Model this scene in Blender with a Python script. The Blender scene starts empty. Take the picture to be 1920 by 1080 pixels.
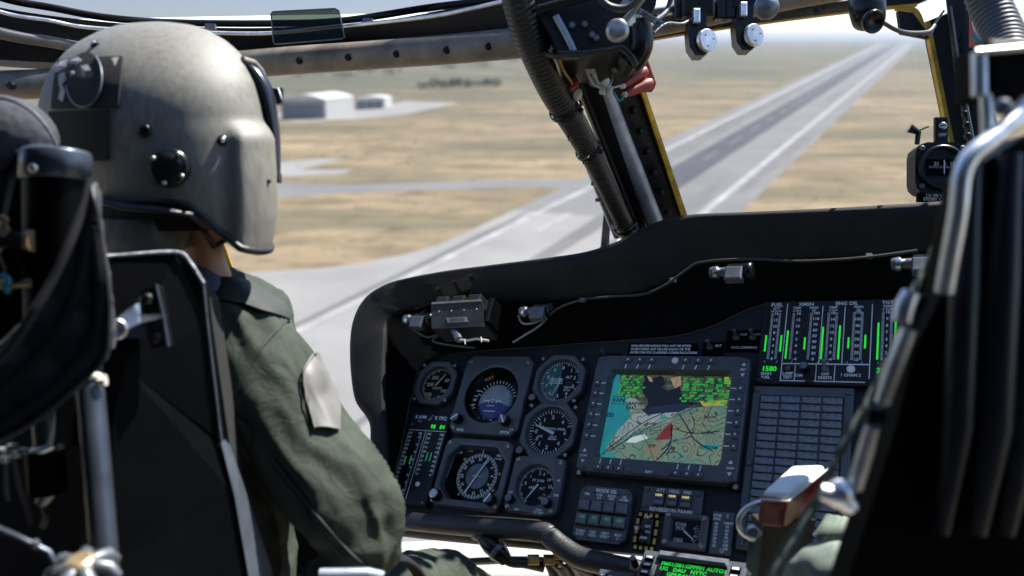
import bpy, bmesh, math, random
from mathutils import Vector, Matrix, noise

random.seed(7)
SC = bpy.context.scene
COL = SC.collection
V = Vector
PI = math.pi
rad = math.radians

# ------------------------------------------------------------------ camera
F_PX = 1600.0                      # focal length in pixels of a 1920 wide frame
PITCH = rad(16.4)
EYE = V((0, 0, 40.0))              # the helicopter flies 40 m above the field
RT = V((1, 0, 0))
UP = V((0, math.sin(PITCH), math.cos(PITCH)))
FW = V((0, math.cos(PITCH), -math.sin(PITCH)))
cd = bpy.data.cameras.new('camera')
cd.sensor_width = 36.0
cd.lens = 36.0 * F_PX / 1920.0
cd.clip_start = 0.02
cd.clip_end = 60000
cd.dof.use_dof = True
cd.dof.focus_distance = 1.38
cd.dof.aperture_fstop = 3.3
camo = bpy.data.objects.new('camera', cd)
camo.matrix_world = Matrix(((RT.x, UP.x, -FW.x, EYE.x), (RT.y, UP.y, -FW.y, EYE.y), (RT.z, UP.z, -FW.z, EYE.z), (0, 0, 0, 1)))
COL.objects.link(camo)
SC.camera = camo

# ------------------------------------------------------------------ sky and sun
SUN_AZ, SUN_EL = rad(47), rad(55)      # azimuth from +Y towards +X: ahead of the nose, high
world = bpy.data.worlds.new('World')
SC.world = world
world.use_nodes = True
wn = world.node_tree
sky = wn.nodes.new('ShaderNodeTexSky')
sky.sky_type = 'NISHITA'
sky.sun_disc = False
sky.sun_elevation = SUN_EL
sky.sun_rotation = SUN_AZ
sky.air_density = 0.8
sky.dust_density = 0.1
sky.ozone_density = 1.6
sky.altitude = 300
bg = wn.nodes['Background']
bg.inputs['Strength'].default_value = 0.115
wn.links.new(sky.outputs['Color'], bg.inputs['Color'])
sl = bpy.data.lights.new('sun', 'SUN')
sl.energy = 5.0
sl.angle = rad(0.5)
sl.color = (1.0, 0.965, 0.91)
so = bpy.data.objects.new('sun', sl)
sdir = V((math.sin(SUN_AZ) * math.cos(SUN_EL), math.cos(SUN_AZ) * math.cos(SUN_EL), math.sin(SUN_EL)))
so.rotation_euler = sdir.to_track_quat('Z', 'Y').to_euler()
so.location = (0, 0, 60)
COL.objects.link(so)
vs = SC.view_settings
vs.view_transform = 'Standard'
vs.look = 'None'
vs.exposure = 1.35
vs.gamma = 1.0
SC.cycles.max_bounces = 8
SC.cycles.transparent_max_bounces = 16
SC.cycles.caustics_reflective = False
SC.cycles.caustics_refractive = False


# ------------------------------------------------------------------ coordinates
def cam(x, y, z):
    """point seen at pixel (x, y) of the 1920x1080 photograph, z metres ahead of the lens"""
    return EYE + RT * ((x - 960) / F_PX * z) + UP * ((540 - y) / F_PX * z) + FW * z


def camv(p):
    return cam(*p)


def gnd(x, y, h=0.0):
    d = RT * ((x - 960) / F_PX) + UP * ((540 - y) / F_PX) + FW
    return EYE + d * ((h - EYE.z) / d.z)


# instrument panel frame: PR right, PU up along the panel, PN towards the pilots
PR = (RT * 2760 + UP * 100 - FW * 1600).normalized()
PU = RT * 830 + UP * 3040 + FW * 1600
PU = (PU - PR * PU.dot(PR)).normalized()
PN = PR.cross(PU)
PO = cam(1235, 785, 1.343)
PM = Matrix(((PR.x, PU.x, PN.x, PO.x), (PR.y, PU.y, PN.y, PO.y), (PR.z, PU.z, PN.z, PO.z), (0, 0, 0, 1)))
# airframe axes: the panel leans 25 degrees away from the airframe's vertical
AR = PR
AU = PU * math.cos(rad(25)) + PN * math.sin(rad(25))
AF = PU * math.sin(rad(25)) - PN * math.cos(rad(25))


def pp(x, y, w=0.0):
    """panel coordinates (u, v) of the photograph's pixel on the plane w metres proud of the panel"""
    d = RT * ((x - 960) / F_PX) + UP * ((540 - y) / F_PX) + FW
    t = (PO + PN * w - EYE).dot(PN) / d.dot(PN)
    q = EYE + d * t - PO
    return (q.dot(PR), q.dot(PU))


def pw(x, y, w=0.0):
    u, v = pp(x, y, w)
    return PM @ V((u, v, w))


# ------------------------------------------------------------------ materials
MATS = {}


def mk(name, col, rough=0.5, metal=0.0, var=0.18, vs_=25.0, bump=0.0, bs=250.0, spec=0.5, coat=0.0, col2=None, detail=4.0, stretch=None, crease=0.0):
    m = bpy.data.materials.new(name)
    m.use_nodes = True
    nt = m.node_tree
    n, l = nt.nodes, nt.links
    b = n['Principled BSDF']
    b.inputs['Roughness'].default_value = rough
    b.inputs['Metallic'].default_value = metal
    b.inputs['Specular IOR Level'].default_value = spec
    b.inputs['Coat Weight'].default_value = coat
    b.inputs['Coat Roughness'].default_value = 0.12
    tc = n.new('ShaderNodeTexCoord')
    src = tc.outputs['Object']
    if stretch:
        mp = n.new('ShaderNodeMapping')
        mp.inputs['Scale'].default_value = stretch
        l.new(src, mp.inputs['Vector'])
        src = mp.outputs['Vector']
    nz = n.new('ShaderNodeTexNoise')
    nz.inputs['Scale'].default_value = vs_
    nz.inputs['Detail'].default_value = detail
    nz.inputs['Roughness'].default_value = 0.6
    l.new(src, nz.inputs['Vector'])
    mx = n.new('ShaderNodeMix')
    mx.data_type = 'RGBA'
    c2 = col2 if col2 else tuple(min(1, c * (1 + 2.2 * var)) for c in col)
    c1 = col if col2 else tuple(c * (1 - var) for c in col)
    mx.inputs[6].default_value = (*c1, 1)
    mx.inputs[7].default_value = (*c2, 1)
    rp = n.new('ShaderNodeMapRange')
    rp.inputs['From Min'].default_value = 0.3
    rp.inputs['From Max'].default_value = 0.75
    l.new(nz.outputs['Fac'], rp.inputs['Value'])
    l.new(rp.outputs['Result'], mx.inputs[0])
    l.new(mx.outputs[2], b.inputs['Base Color'])
    rr = n.new('ShaderNodeMapRange')
    rr.inputs['To Min'].default_value = max(0.02, rough - 0.1)
    rr.inputs['To Max'].default_value = min(1, rough + 0.12)
    l.new(nz.outputs['Fac'], rr.inputs['Value'])
    l.new(rr.outputs['Result'], b.inputs['Roughness'])
    if bump:
        nb = n.new('ShaderNodeTexNoise')
        nb.inputs['Scale'].default_value = bs
        nb.inputs['Detail'].default_value = 3.0
        l.new(src, nb.inputs['Vector'])
        bp = n.new('ShaderNodeBump')
        bp.inputs['Strength'].default_value = min(1.0, bump)
        bp.inputs['Distance'].default_value = 0.001
        l.new(nb.outputs['Fac'], bp.inputs['Height'])
        nout = bp.outputs['Normal']
        if crease:
            nc = n.new('ShaderNodeTexNoise')
            nc.inputs['Scale'].default_value = 24.0
            nc.inputs['Detail'].default_value = 3.0
            nc.inputs['Distortion'].default_value = 1.2
            l.new(src, nc.inputs['Vector'])
            rg_ = n.new('ShaderNodeMath'); rg_.operation = 'SUBTRACT'; rg_.inputs[1].default_value = 0.5
            l.new(nc.outputs['Fac'], rg_.inputs[0])
            ab = n.new('ShaderNodeMath'); ab.operation = 'ABSOLUTE'
            l.new(rg_.outputs[0], ab.inputs[0])
            b2 = n.new('ShaderNodeBump')
            b2.inputs['Strength'].default_value = crease
            b2.inputs['Distance'].default_value = 0.012
            b2.invert = True
            l.new(ab.outputs[0], b2.inputs['Height'])
            l.new(nout, b2.inputs['Normal'])
            nout = b2.outputs['Normal']
        l.new(nout, b.inputs['Normal'])
    MATS[name] = m
    return m


def emit(name, col, s=1.0):
    m = bpy.data.materials.new(name)
    m.use_nodes = True
    b = m.node_tree.nodes['Principled BSDF']
    b.inputs['Base Color'].default_value = (*[c * 0.2 for c in col], 1)
    b.inputs['Roughness'].default_value = 0.3
    b.inputs['Emission Color'].default_value = (*col, 1)
    b.inputs['Emission Strength'].default_value = s
    MATS[name] = m
    return m


def glassm(name, tint=(1, 1, 1), refl=0.5, rough=0.0):
    m = bpy.data.materials.new(name)
    m.use_nodes = True
    nt = m.node_tree
    n, l = nt.nodes, nt.links
    n.remove(n['Principled BSDF'])
    t = n.new('ShaderNodeBsdfTransparent')
    t.inputs['Color'].default_value = (*tint, 1)
    g = n.new('ShaderNodeBsdfGlossy')
    g.inputs['Roughness'].default_value = rough
    fr = n.new('ShaderNodeFresnel')
    fr.inputs['IOR'].default_value = 1.45
    mu = n.new('ShaderNodeMath')
    mu.operation = 'MULTIPLY'
    mu.inputs[1].default_value = refl
    l.new(fr.outputs['Fac'], mu.inputs[0])
    mx = n.new('ShaderNodeMixShader')
    l.new(mu.outputs[0], mx.inputs['Fac'])
    l.new(t.outputs[0], mx.inputs[1])
    l.new(g.outputs[0], mx.inputs[2])
    l.new(mx.outputs[0], n['Material Output'].inputs['Surface'])
    MATS[name] = m
    return m


mk('panel_black', (0.009, 0.011, 0.015), 0.45, spec=0.3, bump=0.25, bs=900, var=0.12)
mk('bezel_black', (0.066, 0.074, 0.084), 0.38, bump=0.2, bs=1100, var=0.14)
mk('dial_black', (0.002, 0.002, 0.0023), 0.8, spec=0.06)
mk('gloss_black', (0.004, 0.004, 0.0045), 0.28, spec=0.35)
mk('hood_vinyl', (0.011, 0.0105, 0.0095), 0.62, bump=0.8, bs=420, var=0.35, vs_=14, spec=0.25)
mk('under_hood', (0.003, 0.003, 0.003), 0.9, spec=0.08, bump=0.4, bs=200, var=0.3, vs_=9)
mk('pad_roll', (0.020, 0.020, 0.022), 0.45, bump=0.9, bs=300, var=0.2)
mk('frame_black', (0.005, 0.0053, 0.006), 0.5, spec=0.25, var=0.4, vs_=14, bump=0.2, bs=300)
mk('frame_grey', (0.115, 0.098, 0.078), 0.45, var=0.5, vs_=16, bump=0.15, bs=260)
mk('post_blue', (0.30, 0.34, 0.40), 0.32, var=0.25, vs_=30, metal=0.4)
mk('seal_yellow', (0.62, 0.36, 0.03), 0.55, var=0.3, vs_=30)
mk('rubber', (0.008, 0.008, 0.009), 0.42, var=0.3, bump=0.3, bs=300)
mk('hose_grey', (0.06, 0.06, 0.06), 0.5, var=0.2)
mk('steel', (0.50, 0.51, 0.53), 0.3, metal=1.0, var=0.15)
mk('screw_steel', (0.42, 0.41, 0.38), 0.38, metal=0.85, var=0.3, vs_=300)
mk('silver_paint', (0.80, 0.78, 0.75), 0.34, metal=0.8, var=0.2, vs_=60)
mk('knob_grey', (0.30, 0.30, 0.30), 0.3, metal=0.6, var=0.3, vs_=80)
mk('dull_metal', (0.12, 0.13, 0.145), 0.42, metal=0.5, var=0.25)
mk('bronze', (0.30, 0.20, 0.10), 0.4, metal=0.7, var=0.3)
mk('brass', (0.62, 0.48, 0.28), 0.35, metal=0.8, var=0.2)
mk('white_print', (0.86, 0.86, 0.84), 0.6, var=0.04)
mk('cream_print', (0.72, 0.60, 0.42), 0.6, var=0.06)
mk('grey_print', (0.45, 0.45, 0.44), 0.6, var=0.1)
mk('orange_print', (0.75, 0.33, 0.07), 0.6, var=0.1)
mk('hazard_yellow', (0.85, 0.55, 0.13), 0.6, var=0.15, vs_=200)
mk('teal_face', (0.03, 0.13, 0.13), 0.5, var=0.2)
mk('ball_grey', (0.36, 0.39, 0.42), 0.4, var=0.15, vs_=60)
mk('ball_blue', (0.03, 0.045, 0.22), 0.4, var=0.15)
mk('button_grey', (0.11, 0.125, 0.145), 0.35, var=0.2, vs_=90)
mk('tile_grey', (0.15, 0.17, 0.20), 0.28, var=0.35, vs_=45, bump=0.2, bs=500)
mk('box_brown', (0.030, 0.027, 0.024), 0.4, var=0.25)
mk('terminal_red', (0.30, 0.045, 0.03), 0.5, var=0.25, vs_=60)
mk('wire_cream', (0.62, 0.58, 0.50), 0.6)
mk('wire_teal', (0.02, 0.20, 0.26), 0.45)
mk('wire_black', (0.02, 0.02, 0.02), 0.5)
mk('placard_grey', (0.28, 0.26, 0.23), 0.4, metal=0.3)
mk('helmet_paint', (0.170, 0.159, 0.130), 0.52, var=0.16, vs_=60, bump=0.35, bs=700, coat=0.0, spec=0.5, stretch=(3, 3, 0.7))
mk('visor_dark', (0.012, 0.012, 0.014), 0.25, coat=0.3)
mk('velcro', (0.010, 0.0095, 0.008), 0.95, bump=1.0, bs=1400, var=0.3)
mk('patch_black', (0.012, 0.012, 0.012), 0.9, bump=1.0, bs=900)
mk('patch_white', (0.34, 0.33, 0.31), 0.85, bump=1.0, bs=900, var=0.3)
mk('skin', (0.50, 0.27, 0.18), 0.5, var=0.15, vs_=40, bump=0.3, bs=500)
mk('hair_dark', (0.03, 0.022, 0.017), 0.8, bump=1.0, bs=500)
mk('flight_suit', (0.040, 0.048, 0.036), 0.75, var=0.3, vs_=14, bump=0.8, bs=900, spec=0.18, crease=0.30)
mk('flight_suit_dark', (0.018, 0.023, 0.020), 0.7, var=0.2, vs_=20, bump=0.5, bs=800)
mk('suit_trim', (0.13, 0.125, 0.10), 0.6, var=0.2, bump=0.4, bs=800)
mk('collar_blue', (0.07, 0.10, 0.15), 0.75, var=0.2, bump=0.5, bs=600)
mk('sleeve_patch', (0.135, 0.13, 0.12), 0.55, var=0.1, bump=0.2, bs=400)
mk('seat_armour', (0.0012, 0.0013, 0.0016), 0.5, spec=0.06, var=0.25, vs_=10, bump=0.25, bs=420)
mk('seat_rib', (0.012, 0.0145, 0.020), 0.38, spec=0.5, var=0.2)
mk('seat_edge', (0.05, 0.06, 0.075), 0.5, var=0.2, vs_=40, bump=0.7, bs=350)
mk('seat_tube', (0.055, 0.066, 0.085), 0.3, metal=0.5, var=0.2, vs_=20)
mk('bag_fabric', (0.055, 0.058, 0.067), 0.8, spec=0.2, var=0.25, vs_=20, bump=0.8, bs=1000)
mk('bag_webbing', (0.020, 0.020, 0.023), 0.85, spec=0.15, var=0.25, bump=0.8, bs=1300)
mk('cord_green', (0.10, 0.13, 0.11), 0.75, var=0.4, vs_=150, bump=1.0, bs=700)
mk('leather_red', (0.13, 0.007, 0.006), 0.38, var=0.35, vs_=30, bump=0.4, bs=300)
mk('cloth_green', (0.16, 0.20, 0.16), 0.8, var=0.2, vs_=30, bump=0.6, bs=900)
mk('visor_card', (0.12, 0.13, 0.12), 0.5)
emit('led_green', (0.01, 0.52, 0.03), 0.5)
emit('led_dim', (0.02, 0.22, 0.10), 0.35)
emit('led_amber', (0.75, 0.62, 0.25), 0.33)
gw = glassm('windshield_glass', (0.55, 0.55, 0.55), 0.5)  # grey tint added to darken the bright outside against the dim panel
# thin film of dust on the windshield
gn, gl_ = gw.node_tree.nodes, gw.node_tree.links
gmix = [q for q in gn if q.type == 'MIX_SHADER'][0]
gd = gn.new('ShaderNodeBsdfDiffuse')
gd.inputs['Color'].default_value = (0.6, 0.58, 0.54, 1)
gt = gn.new('ShaderNodeTexCoord')
gz = gn.new('ShaderNodeTexNoise')
gz.inputs['Scale'].default_value = 14.0
gz.inputs['Detail'].default_value = 8.0
gz.inputs['Roughness'].default_value = 0.75
gl_.new(gt.outputs['Object'], gz.inputs['Vector'])
gr = gn.new('ShaderNodeMapRange')
gr.inputs['From Min'].default_value = 0.4
gr.inputs['From Max'].default_value = 0.8
gr.inputs['To Min'].default_value = 0.002
gr.inputs['To Max'].default_value = 0.03
gl_.new(gz.outputs['Fac'], gr.inputs['Value'])
gm2 = gn.new('ShaderNodeMixShader')
gl_.new(gr.outputs['Result'], gm2.inputs['Fac'])
gl_.new(gmix.outputs[0], gm2.inputs[1])
gl_.new(gd.outputs[0], gm2.inputs[2])
gl_.new(gm2.outputs[0], gn['Material Output'].inputs['Surface'])
glassm('dial_glass', (0.96, 0.97, 0.97), 0.4)
glassm('screen_glass', (0.96, 0.97, 0.97), 0.12)
glassm('eyebrow_tint', (0.27, 0.27, 0.335), 0.2)
glassm('tinted_plate', (0.30, 0.33, 0.30), 0.4)

# camouflage-like cloth on the helmet's nape
cm = mk('nape_cloth', (0.05, 0.05, 0.05), 0.85, vs_=45, bump=0.6, bs=700, col2=(0.30, 0.30, 0.29))


# ------------------------------------------------------------------ mesh building
class MB:
    def __init__(s):
        s.v, s.f, s.m, s.sm = [], [], [], []

    def add(s, vs_, fs, mi=0, smooth=False):
        o = len(s.v)
        s.v += [V(p) for p in vs_]
        for f in fs:
            s.f.append([o + i for i in f])
            s.m.append(mi)
            s.sm.append(smooth)
        return s

    def box(s, c, d, mi=0, M=None, bev=0.0):
        x, y, z = d[0] / 2, d[1] / 2, d[2] / 2
        if bev <= 0:
            vs_ = [V((sx * x, sy * y, sz * z)) for sz in (-1, 1) for sy in (-1, 1) for sx in (-1, 1)]
            fs = [(0, 2, 3, 1), (4, 5, 7, 6), (0, 1, 5, 4), (2, 6, 7, 3), (0, 4, 6, 2), (1, 3, 7, 5)]
        else:
            b = min(bev, x * .9, y * .9, z * 1.8)
            vs_ = [V((sx * x, sy * y, -z)) for sx, sy in ((-1, -1), (1, -1), (1, 1), (-1, 1))]
            vs_ += [V((sx * x, sy * y, z - b)) for sx, sy in ((-1, -1), (1, -1), (1, 1), (-1, 1))]
            vs_ += [V((sx * (x - b), sy * (y - b), z)) for sx, sy in ((-1, -1), (1, -1), (1, 1), (-1, 1))]
            fs = [(3, 2, 1, 0), (8, 9, 10, 11)]
            for k in range(4):
                j = (k + 1) % 4
                fs += [(k, j, 4 + j, 4 + k), (4 + k, 4 + j, 8 + j, 8 + k)]
        c = V(c)
        s.add([(M @ p if M else p) + c for p in vs_], fs, mi)
        return s

    def prism(s, poly, vec, mi=0):
        """closed polygon (3D points) extruded along vec"""
        n = len(poly)
        vec = V(vec)
        a = [V(p) for p in poly]
        s.add(a + [p + vec for p in a], [tuple(range(n - 1, -1, -1)), tuple(range(n, 2 * n))] + [(i, (i + 1) % n, n + (i + 1) % n, n + i) for i in range(n)], mi)
        return s

    def loft(s, rings, closed=True, cap=(True, True), mi=0, smooth=True):
        n = len(rings[0])
        o = len(s.v)
        vs_ = [p for r in rings for p in r]
        fs = []
        for i in range(len(rings) - 1):
            for j in range(n if closed else n - 1):
                k = (j + 1) % n
                fs.append((i * n + j, i * n + k, (i + 1) * n + k, (i + 1) * n + j))
        s.add(vs_, fs, mi, smooth)
        if closed and cap[0]:
            s.add(rings[0], [tuple(range(n - 1, -1, -1))], mi)
        if closed and cap[1]:
            s.add(rings[-1], [tuple(range(n))], mi)
        return s

    def tube(s, path, r, n=12, mi=0, cap=True, smooth=True, flat=1.0, ref=None):
        path = [V(p) for p in path]
        N = len(path)
        rs = r if isinstance(r, (list, tuple)) else [r] * N
        t0 = (path[1] - path[0]).normalized()
        up = V(ref) if ref else (V((0, 0, 1)) if abs(t0.z) < 0.9 else V((1, 0, 0)))
        up = (up - t0 * up.dot(t0)).normalized()
        rings = []
        for i in range(N):
            t = (path[min(i + 1, N - 1)] - path[max(i - 1, 0)]).normalized()
            up = (up - t * up.dot(t)).normalized()
            sd = t.cross(up)
            rings.append([path[i] + (up * math.cos(2 * PI * k / n) * flat + sd * math.sin(2 * PI * k / n)) * rs[i] for k in range(n)])
        s.loft(rings, True, (cap, cap), mi, smooth)
        return s

    def lathe(s, prof, M=None, n=24, mi=0, cap=(True, True), smooth=True):
        """prof: list of (radius, height) about local z"""
        rings = [[V((r * math.cos(2 * PI * k / n), r * math.sin(2 * PI * k / n), h)) for k in range(n)] for r, h in prof]
        if M:
            rings = [[M @ p for p in r] for r in rings]
        s.loft(rings, True, cap, mi, smooth)
        return s

    def ball(s, c, r, n=16, mi=0, M=None):
        rx = r if isinstance(r, (list, tuple)) else (r, r, r)
        rings = []
        for i in range(1, n // 2):
            a = PI * i / (n // 2)
            rings.append([V((rx[0] * math.sin(a) * math.cos(2 * PI * k / n), rx[1] * math.sin(a) * math.sin(2 * PI * k / n), -rx[2] * math.cos(a))) for k in range(n)])
        c = V(c)
        s.loft([[(M @ p if M else p) + c for p in r_] for r_ in rings], True, (True, True), mi, True)
        return s

    def quad(s, a, b, c, d, mi=0):
        s.add([a, b, c, d], [(0, 1, 2, 3)], mi)
        return s

    def line2(s, x0, y0, x1, y1, wd, z, mi=0):
        d = V((x1 - x0, y1 - y0, 0))
        if d.length < 1e-9:
            return s
        p = V((-d.y, d.x, 0)).normalized() * (wd / 2)
        a, b = V((x0, y0, z)), V((x1, y1, z))
        return s.quad(a + p, a - p, b - p, b + p, mi)

    def text(s, t, x, y, size, z, mi=0, align='C', sx=1.0, shear=0.0, ang=0.0):
        vs_, fs, wdt = glyphs(t)
        k = size / 0.70
        ox = {'C': -wdt / 2, 'L': 0, 'R': -wdt}[align]
        ca, sa = math.cos(ang), math.sin(ang)
        out = []
        for p in vs_:
            X, Y = (p[0] + ox) * k * sx, (p[1] - 0.34) * k
            X += Y * shear
            out.append((x + X * ca - Y * sa, y + X * sa + Y * ca, z))
        s.add(out, fs, mi)
        return s

    def disc(s, x, y, r, z, n=32, mi=0, a0=0.0, a1=2 * PI):
        full = a1 - a0 > 6.28
        pts = [V((x + r * math.cos(a0 + (a1 - a0) * k / (n if full else n - 1)), y + r * math.sin(a0 + (a1 - a0) * k / (n if full else n - 1)), z)) for k in range(n)]
        if not full:
            pts.append(V((x, y, z)))
        s.add(pts, [tuple(range(len(pts)))], mi)
        return s

    def mesh(s, name, mats, M=None):
        me = bpy.data.meshes.new(name)
        vs_ = [M @ p for p in s.v] if M else s.v
        me.from_pydata([tuple(p) for p in vs_], [], s.f)
        for m in (mats if isinstance(mats, (list, tuple)) else [mats]):
            me.materials.append(MATS[m])
        me.polygons.foreach_set('material_index', s.m)
        me.polygons.foreach_set('use_smooth', s.sm)
        me.validate()
        me.update()
        return me


_GL = {}


def glyphs(t):
    if t in _GL:
        return _GL[t]
    cu = bpy.data.curves.new('t', 'FONT')
    cu.body = t
    cu.resolution_u = 2
    cu.offset = 0.028
    ob = bpy.data.objects.new('t', cu)
    me = ob.to_mesh()
    vs_ = [tuple(v.co) for v in me.vertices]
    fs = [tuple(p.vertices) for p in me.polygons]
    wdt = max([v[0] for v in vs_], default=0)
    ob.to_mesh_clear()
    bpy.data.objects.remove(ob)
    bpy.data.curves.remove(cu)
    _GL[t] = (vs_, fs, wdt)
    return _GL[t]


def catmull(pts, k=6):
    """smooth interpolation of a list of equal-length tuples"""
    pts = [tuple(p) for p in pts]
    out = []
    n = len(pts)
    for i in range(n - 1):
        p0, p1, p2, p3 = pts[max(i - 1, 0)], pts[i], pts[i + 1], pts[min(i + 2, n - 1)]
        for j in range(k):
            t = j / k
            out.append(tuple(0.5 * (2 * b + (c - a) * t + (2 * a - 5 * b + 4 * c - d) * t * t + (3 * b - a - 3 * c + d) * t ** 3) for a, b, c, d in zip(p0, p1, p2, p3)))
    out.append(pts[-1])
    return out


def interp(tab, x):
    if x <= tab[0][0]:
        return tab[0][1]
    for (a, p), (b, q) in zip(tab, tab[1:]):
        if x <= b:
            t = (x - a) / (b - a)
            return p + (q - p) * t
    return tab[-1][1]


# ------------------------------------------------------------------ objects
WM = {}


def tag(o, label, cat, group=None):
    o['label'] = label
    o['category'] = cat
    if group:
        o['group'] = group
    return o


def thing(name, label, cat, M=None, group=None):
    o = bpy.data.objects.new(name, None)
    o.empty_display_size = 0.02
    M = M if M else Matrix()
    if isinstance(M, Vector):
        M = Matrix.Translation(M)
    o.matrix_world = M
    WM[o.name] = M.copy()
    COL.objects.link(o)
    return tag(o, label, cat, group)


def part(name, mb, mat, parent=None, world=False, loc=None, label=None, kind=None):
    """mb: an MB or mesh; world: its points are world points (else in the thing's own frame)"""
    M = WM[parent.name] if parent else Matrix()
    if isinstance(mb, MB):
        me = mb.mesh(name, mat, M.inverted() if world else None)
    else:
        me = mb
    o = bpy.data.objects.new(name, me)
    COL.objects.link(o)
    if parent:
        o.parent = parent
    if loc is not None:
        o.matrix_local = loc if isinstance(loc, Matrix) else Matrix.Translation(V(loc))
    WM[o.name] = M.copy()
    if label:
        o['label'] = label
    if kind:
        o['kind'] = kind
    return o


def struct(name, mb, mat, label=None):
    o = part(name, mb, mat)
    o['kind'] = 'structure'
    if label:
        o['label'] = label
    return o


def pm(x, y, w=0.0):
    """panel-aligned matrix at the pixel"""
    u, v = pp(x, y, w)
    return PM @ Matrix.Translation((u, v, w))


def frame(o, zdir, up=(0, 0, 1)):
    z = V(zdir).normalized()
    y = V(up) - z * V(up).dot(z)
    if y.length < 1e-6:
        y = V((1, 0, 0)) - z * z.x
    y.normalize()
    x = y.cross(z)
    o = V(o)
    return Matrix(((x.x, y.x, z.x, o.x), (x.y, y.y, z.y, o.y), (x.z, y.z, z.z, o.z), (0, 0, 0, 1)))


CAMM = Matrix(((RT.x, UP.x, -FW.x, 0), (RT.y, UP.y, -FW.y, 0), (RT.z, UP.z, -FW.z, 0), (0, 0, 0, 1)))
_sc = MB().lathe([(0.0026, 0), (0.0026, 0.0010), (0.0020, 0.0017)], n=10)
_sc.box((0, 0, 0.0018), (0.0036, 0.0007, 0.0003), 1)
SCREW = _sc.mesh('screw', ['screw_steel', 'gloss_black'])


def screws(parent, pts, z, s=1.0, dark=False):
    for (x, y) in pts:
        M = Matrix.Translation((x, y, z)) @ Matrix.Rotation(random.uniform(0, PI), 4, 'Z') @ Matrix.Scale(s, 4)
        part('screw', DARKSCREW if dark else SCREW, None, parent, loc=M)


_sd = MB().lathe([(0.0030, 0), (0.0030, 0.0014), (0.0022, 0.0022)], n=10)
_sd.box((0, 0, 0.0023), (0.0038, 0.0007, 0.0003), 1)
DARKSCREW = _sd.mesh('screw_dark', ['dull_metal', 'gloss_black'])

# ================================================================== the field outside
def ground_mat():
    m = bpy.data.materials.new('dry_field')
    m.use_nodes = True
    n, l = m.node_tree.nodes, m.node_tree.links
    b = n['Principled BSDF']
    b.inputs['Roughness'].default_value = 0.95
    b.inputs['Specular IOR Level'].default_value = 0.1
    tc = n.new('ShaderNodeTexCoord')

    def nz(scale, detail, rot, sc):
        mp = n.new('ShaderNodeMapping')
        mp.inputs['Rotation'].default_value = (0, 0, rot)
        mp.inputs['Scale'].default_value = sc
        l.new(tc.outputs['Object'], mp.inputs['Vector'])
        t = n.new('ShaderNodeTexNoise')
        t.inputs['Scale'].default_value = scale
        t.inputs['Detail'].default_value = detail
        t.inputs['Roughness'].default_value = 0.62
        l.new(mp.outputs['Vector'], t.inputs['Vector'])
        return t.outputs['Fac']

    def ramp(src, a, b_):
        r = n.new('ShaderNodeMapRange')
        r.inputs['From Min'].default_value = a
        r.inputs['From Max'].default_value = b_
        l.new(src, r.inputs['Value'])
        return r.outputs['Result']

    def mix(f, c1, c2):
        x = n.new('ShaderNodeMix')
        x.data_type = 'RGBA'
        l.new(f, x.inputs[0])
        for i, c in ((6, c1), (7, c2)):
            if isinstance(c, tuple):
                x.inputs[i].default_value = (*c, 1)
            else:
                l.new(c, x.inputs[i])
        return x.outputs[2]
    base = mix(ramp(nz(0.010, 6, 0.2, (1, 2.6, 1)), 0.36, 0.64), (0.41, 0.31, 0.19), (0.275, 0.212, 0.138))
    base = mix(ramp(nz(0.007, 8, 0.1, (1, 3.0, 1)), 0.46, 0.60), base, (0.165, 0.15, 0.098))
    base = mix(ramp(nz(0.026, 8, 0.0, (1, 2.2, 1)), 0.48, 0.66), base, (0.21, 0.165, 0.105))
    base = mix(ramp(nz(0.09, 8, 0.0, (1, 1.5, 1)), 0.52, 0.70), base, (0.14, 0.117, 0.07))
    base = mix(ramp(nz(0.22, 5, 0.0, (1, 1.0, 1)), 0.60, 0.70), base, (0.11, 0.105, 0.062))
    far = mix(ramp(nz(0.005, 7, 0.05, (1, 3.0, 1)), 0.36, 0.54), base, (0.13, 0.13, 0.088))
    sep = n.new('ShaderNodeSeparateXYZ')
    l.new(tc.outputs['Object'], sep.inputs[0])
    # the scrub belt lies beyond the hangars, left of the runway
    sb = n.new('ShaderNodeMath'); sb.operation = 'MULTIPLY_ADD'
    l.new(sep.outputs['X'], sb.inputs[0]); sb.inputs[1].default_value = -0.8
    l.new(sep.outputs['Y'], sb.inputs[2])
    base = mix(ramp(sb.outputs[0], 420, 800), base, far)
    l.new(base, b.inputs['Base Color'])
    MATS['dry_field'] = m


ground_mat()
mk('asphalt_pale', (0.22, 0.215, 0.21), 0.9, var=0.10, vs_=0.03, detail=8, spec=0.2, stretch=(1, 1, 1))
mk('asphalt_mid', (0.185, 0.18, 0.178), 0.9, var=0.12, vs_=0.05, detail=8, spec=0.2)
mk('rubber_strip', (0.080, 0.080, 0.090), 0.85, var=0.18, vs_=0.06, detail=8, spec=0.25)
mk('concrete_pale', (0.32, 0.31, 0.295), 0.9, var=0.10, vs_=0.05, detail=6, spec=0.2)
mk('road_paint', (0.34, 0.335, 0.325), 0.8, var=0.25, vs_=0.12)
mk('worn_paint', (0.15, 0.15, 0.155), 0.8, var=0.25, vs_=0.12)
mk('hangar_white', (0.66, 0.65, 0.62), 0.6, var=0.05, vs_=0.3)
mk('hangar_grey', (0.34, 0.34, 0.37), 0.6, var=0.12, vs_=0.4)
mk('hangar_door', (0.13, 0.14, 0.17), 0.55, var=0.15, vs_=0.5)
mk('dark_opening', (0.05, 0.05, 0.055), 0.7)
mk('leaf', (0.055, 0.07, 0.035), 0.8, var=0.4, vs_=0.4)
mk('bark', (0.09, 0.07, 0.05), 0.9)

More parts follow.
